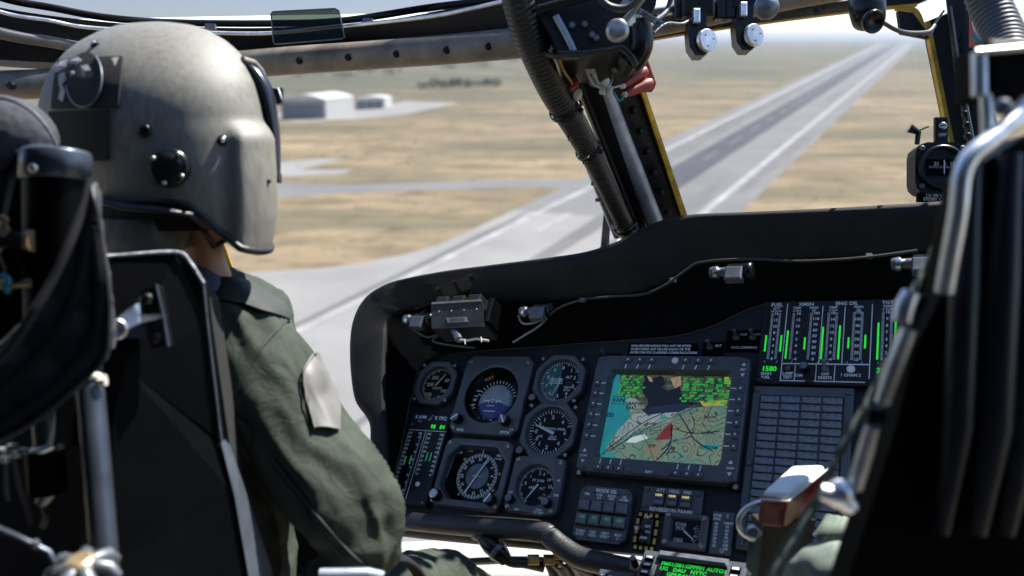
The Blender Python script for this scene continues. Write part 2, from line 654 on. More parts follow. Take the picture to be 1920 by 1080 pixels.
mb = MB()
G = 40000
mb.add([(-G, -2000, 0), (G, -2000, 0), (G, G, 0), (-G, G, 0)], [(0, 1, 2, 3)])
struct('ground', mb, 'dry_field')

# runway: x across, y along its axis, in its own frame
RAZ = rad(23.93)
RM = Matrix.Rotation(-RAZ, 4, 'Z')


def rway(pts, z):
    # the strip widens a little towards its far end, as the photograph shows
    return [RM @ V((-57.5 + (x + 57.5) * (1 + .00068 * y) / 1.15, y, z)) for x, y in pts]


def sheet(name, pts, mat, parent=None, kind=None):
    m_ = MB()
    m_.add(pts, [tuple(range(len(pts)))])
    o = part(name, m_, mat, parent)
    if kind:
        o['kind'] = kind
    return o


runway = sheet('runway', rway([(-82, -400), (-31, -400), (-31, 6000), (-82, 6000)], 0.05), 'asphalt_pale', kind='structure')
runway['label'] = 'long pale asphalt runway running to the horizon'
sheet('concrete_end', rway([(-82, -400), (-31, -400), (-31, 185), (-82, 185)], 0.065), 'concrete_pale', runway)
sheet('shoulder_strip', rway([(-75, 230), (-67, 230), (-67, 5950), (-75, 5950)], 0.08), 'asphalt_mid', runway)
sheet('tyre_rubber_strip', rway([(-63.5, 215), (-52.3, 215), (-53.5, 5900), (-62.5, 5900)], 0.10), 'rubber_strip', runway)
sheet('edge_line', rway([(-39.9, -300), (-37.9, -300), (-37.9, 5950), (-39.9, 5950)], 0.12), 'road_paint', runway)
sheet('edge_line', rway([(-76.3, 40), (-74.2, 40), (-74.2, 5950), (-76.3, 5950)], 0.12), 'road_paint', runway)
for k in range(24):
    y0 = 290 + k * 50
    sheet('centreline_dash', rway([(-58.5, y0), (-57.7, y0), (-57.7, y0 + 26), (-58.5, y0 + 26)], 0.14), 'worn_paint', runway)
sheet('touchdown_bar', rway([(-68.8, 166), (-66.9, 166), (-66.9, 186), (-68.8, 186)], 0.14), 'road_paint', runway)
rj = random.Random(5)
for k in range(14):
    y0, x0 = rj.uniform(60, 900), rj.uniform(-80, -34)
    w_ = rj.uniform(.5, 2.2)
    sheet('tyre_mark', rway([(x0, y0), (x0 + w_, y0), (x0 + w_ + rj.uniform(-3, 3), y0 + rj.uniform(60, 200)), (x0 + rj.uniform(-3, 0), y0 + 120)], 0.09 + k * .001), 'asphalt_mid', runway)
# taxiway meeting the runway with a wide fillet in front
tx = [(1130, 334), (1000, 337), (880, 340), (760, 343), (640, 346), (520, 342), (330, 340), (330, 372), (520, 371), (640, 362), (760, 357), (880, 354), (1000, 351), (1090, 352)]
o = sheet('taxiway', [gnd(x, y, 0.03) for x, y in tx], 'asphalt_pale', kind='structure')
o['label'] = 'narrow grey taxiway crossing the dry field towards the runway'
fl = [(1030, 366), (940, 411), (880, 440), (820, 460), (760, 476), (690, 491), (620, 501), (540, 507), (460, 511), (300, 517), (100, 522), (-1800, 560), (-1800, 1078), (1300, 1078), (1100, 520)]
o = sheet('runway_fillet', [gnd(x, y, 0.02) for x, y in fl], 'concrete_pale', kind='structure')
o['label'] = 'wide pale pavement curving off the runway below the pilot'
ap = [(480, 218), (560, 229), (680, 222), (760, 214), (860, 193), (760, 190), (680, 203), (560, 205)]
o = sheet('apron', [gnd(x, y, 0.03) for x, y in ap], 'concrete_pale', kind='structure')
o['label'] = 'bright concrete apron in front of the hangars'
ap = [(440, 300), (520, 304), (610, 297), (640, 300), (560, 318), (660, 318), (640, 326), (530, 331), (430, 330)]
o = sheet('taxi_pad', [gnd(x, y, 0.03) for x, y in ap], 'concrete_pale', kind='structure')
o['label'] = 'pale concrete pad in the grass beside the helmet visor'


# scrub scattered over the field: nobody could count it
mk('scrub_leaf', (0.095, 0.090, 0.052), 0.9, var=0.4, vs_=0.5)
sc2 = random.Random(21)
sb_ = MB()
n_ok = 0
while n_ok < 1300:
    x, y = sc2.uniform(-330, 420), sc2.uniform(90, 900)
    lat = V((x, y)).dot(V((math.cos(RAZ), -math.sin(RAZ))))
    if -92 < lat < -22 or (lat < -70 and 205 < y < 262) or y < 205 and x < 25 and lat < -60 or (-130 < x < -40 and 415 < y < 500):
        continue
    if noise.noise(V((x * .012, y * .012, 0))) + .5 * noise.noise(V((x * .05, y * .05, 3))) < .02:
        continue
    n_ok += 1
    h, w_ = sc2.uniform(.2, .7), sc2.uniform(.5, 1.5)
    a0 = sc2.uniform(0, PI)
    ring = [V((x + w_ / 2 * sc2.uniform(.7, 1.2) * math.cos(a0 + k * PI / 3), y + w_ / 2 * sc2.uniform(.7, 1.2) * math.sin(a0 + k * PI / 3), sc2.uniform(.0, .25) * h)) for k in range(6)]
    top = V((x + sc2.uniform(-.2, .2), y, h))
    sb_.add(ring + [top], [(k, (k + 1) % 6, 6) for k in range(6)])
o = part('scrub', sb_, 'scrub_leaf')
o['kind'] = 'stuff'
o['label'] = 'low dry scrub scattered over the field'

# hangars: built as boxes on the ground with vaulted roofs
def hangar(name, label, p0, p1, p2, h, rise, ndoor, gable_mat):
    """p0-p1 the door front (pixels of the wall foot), p2 the far end of the side wall"""
    a, b, c = gnd(*p0), gnd(*p1), gnd(*p2)
    d = a + (c - b)
    t = thing(name, label, 'building', Matrix.Translation(a))
    z = V((0, 0, h))
    w = MB()
    w.quad(b, c, c + z, b + z)
    w.quad(c, d, d + z, c + z)
    w.quad(d, a, a + z, d + z)
    part('wall', w, 'hangar_white', t, world=True)
    f = MB()
    f.quad(a, b, b + z, a + z)
    part('front_wall', f, gable_mat, t, world=True)
    r = MB()
    n = 10
    rings = []
    ov = (a - d).normalized() * 0.6
    for e, (p, q) in enumerate(((a + ov, b + ov), (d - ov, c - ov))):
        ring = []
        for k in range(n + 1):
            u = k / n
            ring.append(p.lerp(q, u) + z + V((0, 0, rise * math.sin(PI * u) + 0.05)))
        rings.append(ring)
    r.loft(rings, closed=False)
    r.add(rings[0] + [a + z + ov, ], [tuple(range(n + 1))])
    r.add(rings[1], [tuple(range(n + 1))])
    part('roof', r, 'hangar_white', t, world=True)
    out = (a - d).normalized() * 0.25
    for k in range(ndoor):
        u0, u1 = 0.06 + 0.88 * k / ndoor, 0.06 + 0.88 * (k + 0.93) / ndoor
        m_ = MB().prism([a.lerp(b, u0), a.lerp(b, u1), a.lerp(b, u1) + z * 0.8, a.lerp(b, u0) + z * 0.8], out)
        part('door_leaf', m_, 'hangar_door', t, world=True)
    return t


hangar('aircraft_hangar', 'large white hangar with grey sliding doors left of the apron', (528, 224), (612, 222), (664, 214), 9.5, 2.6, 7, 'hangar_grey')
hangar('service_building', 'small white building with dark openings right of the large hangar', (666, 206), (722, 203), (735, 199), 6.0, 1.0, 3, 'hangar_white')


def tree(base, h, w, label, seed):
    rn = random.Random(seed)
    t = thing('field_tree', label, 'tree', Matrix.Translation(base), 'trees across the dry field')
    part('trunk', MB().tube([(0, 0, 0), (0.1, 0, h * .3), (0, 0.1, h * .6)], [h * .05, h * .035, h * .015], 6), 'bark', t)
    c = MB()
    for k in range(170):
        while True:
            p = V((rn.uniform(-1, 1), rn.uniform(-1, 1), rn.uniform(-1, 1)))
            if 0.35 < p.length < 1 and noise.noise(p * 2.1 + V((seed, 0, 0))) > -0.25:
                break
        p = V((p.x * w / 2, p.y * w / 2, h * .58 + p.z * h * .42))
        s = rn.uniform(.05, .12) * h
        q = V((rn.uniform(-1, 1), rn.uniform(-1, 1), rn.uniform(-1, 1))).normalized()
        r_ = q.orthogonal().normalized()
        u_ = q.cross(r_)
        c.add([p - r_ * s, p + u_ * s * .7, p + r_ * s, p - u_ * s * .7], [(0, 1, 2, 3)])
    part('crown', c, 'leaf', t)


rn = random.Random(3)
ORD = ['first', 'second', 'third', 'fourth', 'fifth', 'sixth', 'seventh', 'eighth', 'ninth', 'tenth', 'eleventh', 'twelfth', 'thirteenth']
for k in range(13):
    x = 792 + k * 11.5 + rn.uniform(-3, 3)
    y = 168 - (x - 790) * 0.035 + rn.uniform(-1.5, 1.5)
    tree(gnd(x, y), rn.uniform(5, 8.5), rn.uniform(7, 11), ORD[k] + ' dark tree from the left in the row right of the hangars', k)
for k, (x, y) in enumerate([(560, 146), (600, 143), (646, 149), (690, 140), (735, 143), (840, 132), (905, 128), (960, 118), (1010, 126), (880, 121)]):
    tree(gnd(x, y), 10, 26, 'far dark tree on the plain beyond the hangars, ' + ORD[[0, 1, 2, 3, 4, 5, 7, 8, 9, 6][k]] + ' from the left', 50 + k)

# the dry, dusty air over the plain
hz = MB().box((0, 9000, 39), (30000, 24000, 90))
hz = part('haze', hz, 'white_print')
hz['kind'] = 'stuff'
hz['label'] = 'pale dusty haze over the plain'
hm_ = bpy.data.materials.new('haze')
hm_.use_nodes = True
hn = hm_.node_tree
hn.nodes.remove(hn.nodes['Principled BSDF'])
pv = hn.nodes.new('ShaderNodeVolumePrincipled')
pv.inputs['Color'].default_value = (0.82, 0.90, 1.0, 1)
pv.inputs['Density'].default_value = 0.00012
pv.inputs['Anisotropy'].default_value = 0.2
hn.links.new(pv.outputs['Volume'], hn.nodes['Material Output'].inputs['Volume'])
hz.data.materials.clear()
hz.data.materials.append(hm_)

# ================================================================== the airframe round the windows
# left windshield header: a rounded grey rail below a dark channel
def path(pts, k=8):
    return [camv(p) for p in catmull(pts, k)]


hd = thing('windshield_header', 'dark window header with rounded grey rail above the left windshield', 'window frame', cam(480, 100, 1.45))
rail = [(-900, 110, 1.05), (-480, 146, 1.20), (-140, 158, 1.30), (0, 160, 1.36), (150, 152, 1.42), (300, 136, 1.46), (500, 117, 1.46), (700, 103, 1.42), (860, 91, 1.36), (1000, 78, 1.30)]
part('rounded_rail', MB().tube(path(rail), 0.0235, 20), 'frame_grey', hd, world=True)
up0 = [(-900, 40, 1.08), (-480, 84, 1.24), (-140, 100, 1.34), (0, 112, 1.38), (150, 118, 1.44), (300, 110, 1.48), (500, 92, 1.48), (700, 79, 1.44), (860, 66, 1.38), (1000, 52, 1.32)]
up1 = [(-900, -160, 1.05), (-480, -90, 1.20), (-140, -22, 1.30), (0, 14, 1.36), (150, 36, 1.42), (300, 48, 1.46), (500, 52, 1.46), (700, 40, 1.42), (860, 14, 1.36), (1000, -8, 1.30)]
a, b = path(up0), path(up1)
m_ = MB()
dep = FW * 0.05
m_.loft([[p, q, q + dep, p + dep] for p, q in zip(a, b)], True, (True, True), 0, False)
part('channel', m_, 'frame_black', hd, world=True)
up2 = [(-900, -220, 1.04), (-480, -140, 1.18), (-140, -60, 1.28), (0, -8, 1.34), (100, 12, 1.38), (200, 30, 1.42), (320, 39, 1.45), (500, 41, 1.45), (640, 36, 1.43), (800, 12, 1.37), (900, 0, 1.34), (1000, -12, 1.30)]
part('edge_tube', MB().tube(path([(x, y + 3, z + .03) for x, y, z in up2]), 0.006, 10), 'frame_black', hd, world=True)
trim = [(-900, -180, 1.03), (-480, -105, 1.18), (-140, -30, 1.27), (0, 22, 1.33), (90, 38, 1.37), (180, 53, 1.41), (380, 61, 1.44), (510, 62, 1.44), (640, 49, 1.41), (800, 32, 1.36), (880, 17, 1.33), (1000, -10, 1.28)]
part('bright_trim', MB().tube(path(trim), 0.0032, 8), 'silver_paint', hd, world=True)
part('grey_trim', MB().tube(path([(-140, 20, 1.27), (0, 62, 1.33), (90, 78, 1.38), (180, 92, 1.42), (330, 96, 1.45)]), 0.009, 10), 'frame_grey', hd, world=True)
rp = catmull(rail, 20)
for xs in (24, 90, 565, 655, 745, 835, 920):
    p = min(rp, key=lambda q: abs(q[0] - xs))
    c = cam(p[0], p[1] + 2, p[2] - 0.0225)
    M = frame(c, -FW + UP * -0.1)
    s_ = MB().lathe([(0.006, -0.004), (0.006, 0.003), (0.004, 0.005)], M, 8)
    s_.box(M @ V((0, 0, 0.004)), (0.004, 0.011, 0.004), 0, M.to_3x3())
    part('screw_head', s_, 'frame_black', hd, world=True)
for x, y in ((395, 50), (690, 40), (840, 12)):
    part('clip', MB().box(cam(x, y, 1.40), (0.016, 0.008, 0.010), 0, CAMM.to_3x3()), 'dull_metal', hd, world=True)

# sun shade plate clipped to the header
sp = thing('sun_shade_plate', 'small tinted grey plate clipped to the left window header', 'sun shade', cam(575, 50, 1.38))
q = [(508, 26), (512, 22), (628, 16), (636, 20), (646, 70), (640, 73), (517, 83), (513, 80)]
part('plate', MB().prism([cam(x, y, 1.385) for x, y in q], FW * 0.003), 'tinted_plate', sp, world=True)
part('plate_edge', MB().tube([cam(x, y, 1.384) for x, y in q + q[:1]], 0.0012, 6), 'dull_metal', sp, world=True)

# centre post between the two windshields
cp = thing('centre_post', 'dark centre windshield post with blue-grey rounded spine and yellow seal edge', 'window frame', cam(1215, 430, 1.60))


def two(a0, a1, b0, b1, th, k=6):
    """strip between two pixel polylines a0..a1, b0..b1 (top, bottom), thickened"""
    return [[cam(*a0), cam(*b0), cam(*b0) + FW * th, cam(*a0) + FW * th], [cam(*a1), cam(*b1), cam(*b1) + FW * th, cam(*a1) + FW * th]]


part('channel', MB().loft(two((1050, 70, 1.30), (1193, 440, 1.58), (1095, 70, 1.29), (1216, 440, 1.57), .03), True, (True, True), 0, False), 'frame_black', cp, world=True)
part('channel_lip', MB().tube([cam(1052, 70, 1.285), cam(1196, 432, 1.565)], 0.005, 8), 'frame_black', cp, world=True)
part('spine', MB().tube([cam(1088, 70, 1.30), cam(1128, 176, 1.39), cam(1232, 430, 1.58)], [0.021, 0.020, 0.0165], 20), 'post_blue', cp, world=True)
part('flange', MB().loft(two((1100, 60, 1.33), (1226, 425, 1.585), (1168, 60, 1.36), (1290, 425, 1.61), .012), True, (True, True), 0, False), 'frame_black', cp, world=True)
part('yellow_seal', MB().loft(two((1166, 60, 1.345), (1284, 425, 1.60), (1174, 60, 1.35), (1296, 425, 1.605), .012), True, (True, True), 0, False), 'seal_yellow', cp, world=True)
for k in range(7):
    t_ = 0.30 + k * 0.105
    x, y, z = 1128 + (1250 - 1128) * t_, 60 + 365 * t_, 1.335 + 0.25 * t_
    M = frame(cam(x + 10, y, z - 0.002), -FW + RT * .4)
    s_ = MB().lathe([(0.0065, -0.004), (0.0065, 0.004), (0.004, 0.007)], M, 6)
    part('bolt', s_, 'frame_black', cp, world=True)

# corrugated hoses
def hose(name, label, pts, r_px, mat, pitch=0.0075, cuff=None, group=None):
    sm = catmull(pts, 24)
    P = [camv(p[:3]) for p in sm]
    R = [p[3] * p[2] / F_PX for p in sm]
    # resample evenly
    L = [0]
    for i in range(1, len(P)):
        L.append(L[-1] + (P[i] - P[i - 1]).length)
    n = int(L[-1] / pitch * 6)
    pa, ra = [], []
    j = 0
    for k in range(n + 1):
        s = L[-1] * k / n
        while j < len(L) - 2 and L[j + 1] < s:
            j += 1
        u = (s - L[j]) / max(1e-9, L[j + 1] - L[j])
        pa.append(P[j].lerp(P[j + 1], u))
        ra.append((R[j] + (R[j + 1] - R[j]) * u) * (1 + 0.075 * (abs(math.sin(PI * s / pitch)) ** 0.7 - 0.6)))
    t = thing(name, label, 'hose', pa[-1], group)
    part('corrugated_tube', MB().tube(pa, ra, 22), mat, t, world=True)
    return t, pa, ra


t, pa, ra = hose('air_hose', 'thick black corrugated hose curving down the centre windshield post', [(958, -60, 1.14, 30), (972, 0, 1.16, 31), (990, 60, 1.19, 31), (1012, 112, 1.22, 30), (1040, 172, 1.27, 28), (1074, 228, 1.33, 25), (1106, 286, 1.39, 21), (1124, 322, 1.43, 18), (1150, 376, 1.48, 17), (1180, 440, 1.55, 17)], 30, 'rubber')
for (x, y, z) in ((1104, 282, 1.385), (1060, 205, 1.30), (1172, 424, 1.53)):
    d = cam(x + 30, y + 60, z + .05) - cam(x, y, z)
    M = frame(cam(x, y, z), d)
    rr = 0.021 if y > 250 else 0.0245
    c = MB().lathe([(rr, -0.004), (rr + .0015, -0.003), (rr + .0015, 0.003), (rr, 0.004)], M, 22, cap=(False, False))
    c.box(M @ V((-rr - .003, 0, 0)), (0.008, 0.006, 0.005), 0, M.to_3x3())
    part('tie_band', c, 'gloss_black', t, world=True)
for (x, y) in ((1051, 222), (1066, 256), (1094, 300)):
    part('tie_tail', MB().tube([cam(x + 10, y - 6, 1.34), cam(x - 1, y, 1.33), cam(x, y + 8, 1.33)], 0.0012, 5), 'gloss_black', t, world=True)

dl = thing('drain_pipe', 'slim blue-grey pipe with a clip beside the black hose at the centre post', 'pipe', cam(1160, 445, 1.6))
part('pipe', MB().tube([cam(1100, 296, 1.46), cam(1122, 352, 1.52), cam(1158, 442, 1.60)], 0.0085, 12), 'post_blue', dl, world=True)
for (x, y) in ((1116, 345), (1124, 375), (1155, 425)):
    part('clip', MB().box(cam(x - 3, y, 1.50), (0.009, 0.006, 0.006), 0, CAMM.to_3x3()), 'screw_steel', dl, world=True)
wp = thing('wiper_arm', 'pale blue-grey wiper arm outside the left windshield at the hood', 'wiper', cam(1128, 465, 1.75))
part('arm', MB().loft(two((1134, 380, 1.72), (1126, 470, 1.78), (1146, 380, 1.72), (1142, 470, 1.78), .01), True, (True, True), 0, False), 'post_blue', wp, world=True)
part('pivot_boss', MB().lathe([(0.016, 0), (0.016, 0.02), (0.01, 0.026)], frame(cam(1134, 474, 1.785), -FW), 14), 'dull_metal', wp, world=True)

# right windshield: header and outer post
hr = thing('right_window_header', 'grey and black header with yellow seal above the right windshield', 'window frame', cam(1450, 30, 1.5))
part('rounded_rail', MB().tube(path([(1150, 58, 1.42), (1330, 24, 1.46), (1460, -2, 1.48), (1640, -34, 1.5), (1900, -80, 1.5)]), 0.022, 16), 'frame_grey', hr, world=True)
def strip(name, top, bot, mat, par, th=.02):
    A, B = path(top), path(bot)
    part(name, MB().loft([[p, q_, q_ + FW * th, p + FW * th] for p, q_ in zip(A, B)], True, (True, True), 0, False), mat, par, world=True)


strip('channel', [(1150, 62, 1.46), (1334, 34, 1.5), (1594, 0, 1.54), (1800, -28, 1.55)], [(1150, 82, 1.46), (1334, 53, 1.5), (1594, 18, 1.54), (1720, 6, 1.55), (1800, -2, 1.55)], 'frame_black', hr)
strip('yellow_seal', [(1150, 82, 1.463), (1334, 53, 1.503), (1594, 18, 1.543), (1720, 6, 1.55)], [(1150, 86, 1.463), (1334, 56, 1.503), (1594, 22, 1.543), (1720, 11, 1.55)], 'seal_yellow', hr, .012)
for x, y in ((1250, 57), (1345, 44), (1440, 32), (1530, 20)):
    part('screw_head', MB().lathe([(0.006, 0), (0.006, 0.004), (0.004, 0.006)], frame(cam(x, y, 1.475), -FW), 6), 'frame_black', hr, world=True)
rpz = thing('right_window_post', 'dark outer post of the right windshield with yellow seal on its left edge', 'window frame', cam(1800, 280, 1.5))
part('flange', MB().loft(two((1738, 40, 1.56), (1811, 400, 1.49), (1788, 20, 1.54), (1852, 400, 1.47), .02), True, (True, True), 0, False), 'frame_black', rpz, world=True)
part('spine', MB().tube([cam(1795, -20, 1.50), cam(1812, 130, 1.48), cam(1856, 400, 1.45)], [0.020, 0.019, 0.017], 16), 'frame_black', rpz, world=True)
part('grey_lip', MB().tube([cam(1783, 12, 1.475), cam(1800, 130, 1.45), cam(1828, 275, 1.42)], 0.0018, 6), 'dull_metal', rpz, world=True)
part('door_jamb', MB().loft(two((1800, 0, 1.52), (1850, 400, 1.47), (1828, 0, 1.52), (1900, 400, 1.47), .02), True, (True, True), 0, False), 'dull_metal', rpz, world=True)
part('yellow_seal', MB().loft(two((1736, 40, 1.555), (1807, 400, 1.487), (1744, 40, 1.555), (1816, 400, 1.487), .012), True, (True, True), 0, False), 'seal_yellow', rpz, world=True)
strip('yellow_corner', [(1682, 10, 1.55), (1715, 14, 1.55), (1728, 28, 1.55), (1738, 60, 1.55)], [(1682, 18, 1.55), (1708, 21, 1.55), (1720, 33, 1.55), (1730, 64, 1.55)], 'seal_yellow', rpz, .01)
part('corner_gusset', MB().prism([cam(x, y, 1.545) for x, y in ((1684, 20), (1712, 24), (1738, 60), (1742, 72), (1690, 62))], FW * .01), 'frame_black', rpz, world=True)
for k in range(10):
    t_ = k / 9
    part('bolt', MB().lathe([(0.006, -0.002), (0.006, 0.004), (0.004, 0.007)], frame(cam(1792 + 22 * t_, 70 + 185 * t_, 1.475 - .04 * t_), -FW + RT * -.3), 6), 'frame_black', rpz, world=True)
part('hanging_wire', MB().tube(path([(1770, 20, 1.42), (1752, 46, 1.42), (1746, 62, 1.42), (1730, 66, 1.42)]), 0.002, 6), 'dull_metal', rpz, world=True)
hose('door_hose', 'grey corrugated hose at the top right corner behind the right seat', [(1830, -60, 1.05, 34), (1856, 10, 1.05, 36), (1884, 70, 1.03, 36), (1900, 120, 1.0, 34)], 34, 'hose_grey')
tb = thing('right_terminal_wires', 'red connector with white and blue wires left of the grey corner hose', 'wiring', cam(1840, 60, 1.3))
part('red_connector', MB().box(cam(1842, 55, 1.30), (0.030, 0.050, 0.02), 0, CAMM.to_3x3(), .004), 'terminal_red', tb, world=True)
part('white_wire', MB().tube(path([(1826, 30, 1.26), (1832, 55, 1.25), (1848, 68, 1.25), (1862, 74, 1.25)]), 0.0045, 8), 'wire_cream', tb, world=True)
part('blue_wire', MB().tube(path([(1824, 66, 1.25), (1840, 78, 1.245), (1862, 76, 1.245)]), 0.0035, 8), 'wire_teal', tb, world=True)

# glass panes
gl = thing('left_windshield_pane', 'grey-tinted glass pane of the left windshield', 'window pane', cam(800, 300, 1.62))
part('pane', MB().quad(cam(-1500, 1100, 1.75), cam(1180, 1000, 1.75), cam(1140, 60, 1.42), cam(-1400, 60, 1.56)), 'windshield_glass', gl, world=True)
gl = thing('right_windshield_pane', 'grey-tinted glass pane of the right windshield', 'window pane', cam(1500, 250, 1.62))
part('pane', MB().quad(cam(1180, 760, 1.75), cam(1850, 700, 1.62), cam(1795, -20, 1.58), cam(1140, 40, 1.42)), 'windshield_glass', gl, world=True)

gl = thing('right_door_pane', 'grey-tinted glass pane right of the dark outer window post', 'window pane', cam(2000, 250, 1.5))
part('pane', MB().quad(cam(1852, 700, 1.60), cam(3400, 800, 1.1), cam(3400, -200, 1.1), cam(1802, -40, 1.56)), 'windshield_glass', gl, world=True)
gl = thing('eyebrow_window_pane', 'blue tinted overhead window pane above the left header', 'window pane', cam(500, 0, 1.45))
part('pane', MB().quad(cam(-1200, 60, 1.40), cam(1010, 20, 1.40), cam(1010, -70, 1.33), cam(-1200, -70, 1.33)), 'eyebrow_tint', gl, world=True)

# door window frame seen between the helmet and the shoulder
dw = thing('door_window_frame', 'slanted dark door frame strip behind the pilot neck', 'window frame', cam(420, 520, 1.5))
part('bar', MB().loft(two((372, 430, 1.50), (540, 890, 1.57), (400, 430, 1.50), (566, 890, 1.57), .02), True, (True, True), 0, False), 'dull_metal', dw, world=True)
part('dark_edge', MB().tube([cam(398, 430, 1.49), cam(562, 890, 1.56)], 0.006, 8), 'frame_black', dw, world=True)
part('tan_seal', MB().tube([cam(408, 430, 1.50), cam(576, 890, 1.57)], 0.0035, 8), 'seal_yellow', dw, world=True)

# overhead console with its levers
oc = thing('overhead_console', 'black overhead console housing at the top of the centre post', 'console', cam(1110, 60, 1.1))
m_ = MB()
A_ = [(1004, -60), (1004, 20), (1030, 60), (1052, 100), (1080, 104), (1150, 100), (1172, 88), (1186, 102), (1190, 122), (1208, 104), (1214, 80), (1214, 40), (1230, 10), (1240, -60)]
m_.prism([cam(x, y, 1.16) for x, y in A_], FW * 0.16)
part('housing', m_, 'frame_black', oc, world=True)
part('bottom_lip', MB().tube(path([(1046, 100, 1.15), (1090, 100, 1.15), (1140, 94, 1.15), (1166, 90, 1.15), (1184, 106, 1.15), (1192, 122, 1.15)], 6), 0.0045, 8), 'rubber', oc, world=True)
part('corner_cup', MB().tube(path([(1198, 40, 1.165), (1202, 80, 1.165), (1194, 104, 1.17), (1182, 120, 1.175)], 6), 0.017, 14), 'gloss_black', oc, world=True)
part('side_edge', MB().tube(path([(1042, 30, 1.155), (1064, 70, 1.155), (1078, 100, 1.155)], 6), 0.005, 8), 'post_blue', oc, world=True)
part('edge_rod', MB().tube([cam(1010, 18, 1.15), cam(1120, -12, 1.12)], 0.006, 8), 'frame_black', oc, world=True)
for (x, y) in ((1072, 48), (1096, 46), (1110, 66), (1118, 72)):
    part('screw_head', MB().lathe([(0.005, -.002), (0.005, .003), (.003, .005)], frame(cam(x, y, 1.157), -FW), 6), 'dull_metal', oc, world=True)
br = thing('hose_bracket', 'pale metal bracket between the hose and the overhead console', 'bracket', cam(1028, 60, 1.2))
part('plate', MB().prism([cam(x, y, 1.2) for x, y in ((1016, 50), (1024, 46), (1034, 58), (1042, 82), (1044, 94), (1026, 92), (1022, 74), (1013, 66))], FW * .012), 'silver_paint', br, world=True)
part('bolt', MB().lathe([(0.006, 0), (.006, .004), (.003, .006)], frame(cam(1021, 60, 1.198), -FW), 8), 'gloss_black', br, world=True)


def lever(label, ball, r, arm, z, disc=True):
    t = thing('engine_lever', label, 'lever', cam(ball[0], ball[1], z))
    M = frame(cam(ball[0], ball[1], z), -FW + RT * -.25 + UP * -.2, UP)
    if disc:
        k_ = MB().lathe([(r * .7, -r * .6), (r * .98, -r * .45), (r, -r * .1), (r * .93, r * .12), (r * .55, r * .26), (0.0001, r * .3)], M, 28, cap=(True, False))
        part('knob', k_, 'knob_grey', t, world=True)
    else:
        part('knob', MB().ball(M.translation, r, 20), 'dull_metal', t, world=True)
    part('arm', MB().tube([camv(p) for p in arm], 0.0075, 8, flat=.55), 'placard_grey', t, world=True)
    return t


lever('round silver lever knob on a grey arm under the overhead console', (1157, 57), 0.0155, [(1168, 42, 1.125), (1188, 20, 1.12), (1210, -10, 1.11)], 1.11)
lever('grey ball lever knob at the top edge right of the two hanging tags', (1437, 14), 0.019, [(1430, 0, 1.3), (1415, -30, 1.28)], 1.29, False)
lp = thing('lever_label_plate', 'grey engraved label plate crossing behind the silver lever knob', 'label plate', cam(1210, 30, 1.14))
q = [(1190, 18), (1196, 12), (1244, 40), (1238, 50)]
part('plate', MB().prism([cam(x, y, 1.14) for x, y in q], FW * .006), 'placard_grey', lp, world=True)
m_ = MB()
o_ = cam(1216, 31, 1.139)
ang = math.atan2(-(45 - 15), (241 - 193))
X_, Y_ = RT * math.cos(ang) + UP * math.sin(ang), RT * -math.sin(ang) + UP * math.cos(ang)
MT = Matrix(((X_.x, Y_.x, -FW.x, o_.x), (X_.y, Y_.y, -FW.y, o_.y), (X_.z, Y_.z, -FW.z, o_.z), (0, 0, 0, 1)))
g_ = MB().text('T.R SERVO  B/U', 0, 0, 0.0048, 0, sx=1.0)
m_.add([MT @ p for p in g_.v], g_.f)
part('lettering', m_, 'gloss_black', lp, world=True)
q = [(1160, 12), (1170, -4), (1184, 4), (1178, 18)]
part('small_plate', MB().prism([cam(x, y, 1.13) for x, y in q], FW * .006), 'placard_grey', lp, world=True)
part('bracket', MB().box(cam(1192, 40, 1.16), (0.024, 0.016, 0.02), 0, CAMM.to_3x3(), .004), 'silver_paint', lp, world=True)


def hangtag(label, x0, y0, x, y, z):
    t = thing('fire_handle', label, 'handle', cam(x, y, z))
    pts = [(x - 27, y0), (x + 3, y0), (x + 2, y - 30), (x + 8, y - 22), (x + 10, y + 18), (x - 2, y + 28), (x - 18, y + 28), (x - 29, y + 12), (x - 32, y - 20)]
    part('body', MB().prism([cam(a_, b_, z) for a_, b_ in pts], FW * .03), 'gloss_black', t, world=True)
    M = frame(cam(x + 4, y, z - .003), -FW + RT * .55, UP)
    part('disc_face', MB().lathe([(.0185, -.004), (.0185, .002), (.0172, .004), (.0001, .0042)], M, 24, cap=(True, False), smooth=False), 'silver_paint', t, world=True)
    for k in range(3):
        part('rivet', MB().lathe([(.0012, 0), (.0012, .0012), (.0006, .0016)], M @ Matrix.Translation((.010 * math.cos(k * 2.1 + .3), .010 * math.sin(k * 2.1 + .3), .0045)), 6), 'gloss_black', t, world=True)
    part('latch', MB().box(cam(x - 16, y0 + 8, z - .008), (.010, .022, .012), 0, CAMM.to_3x3(), .002), 'silver_paint', t, world=True)
    part('mount_block', MB().box(cam(x - 14, y0 - 6, z + .016), (.05, .03, .025), 0, CAMM.to_3x3(), .003), 'frame_black', t, world=True)


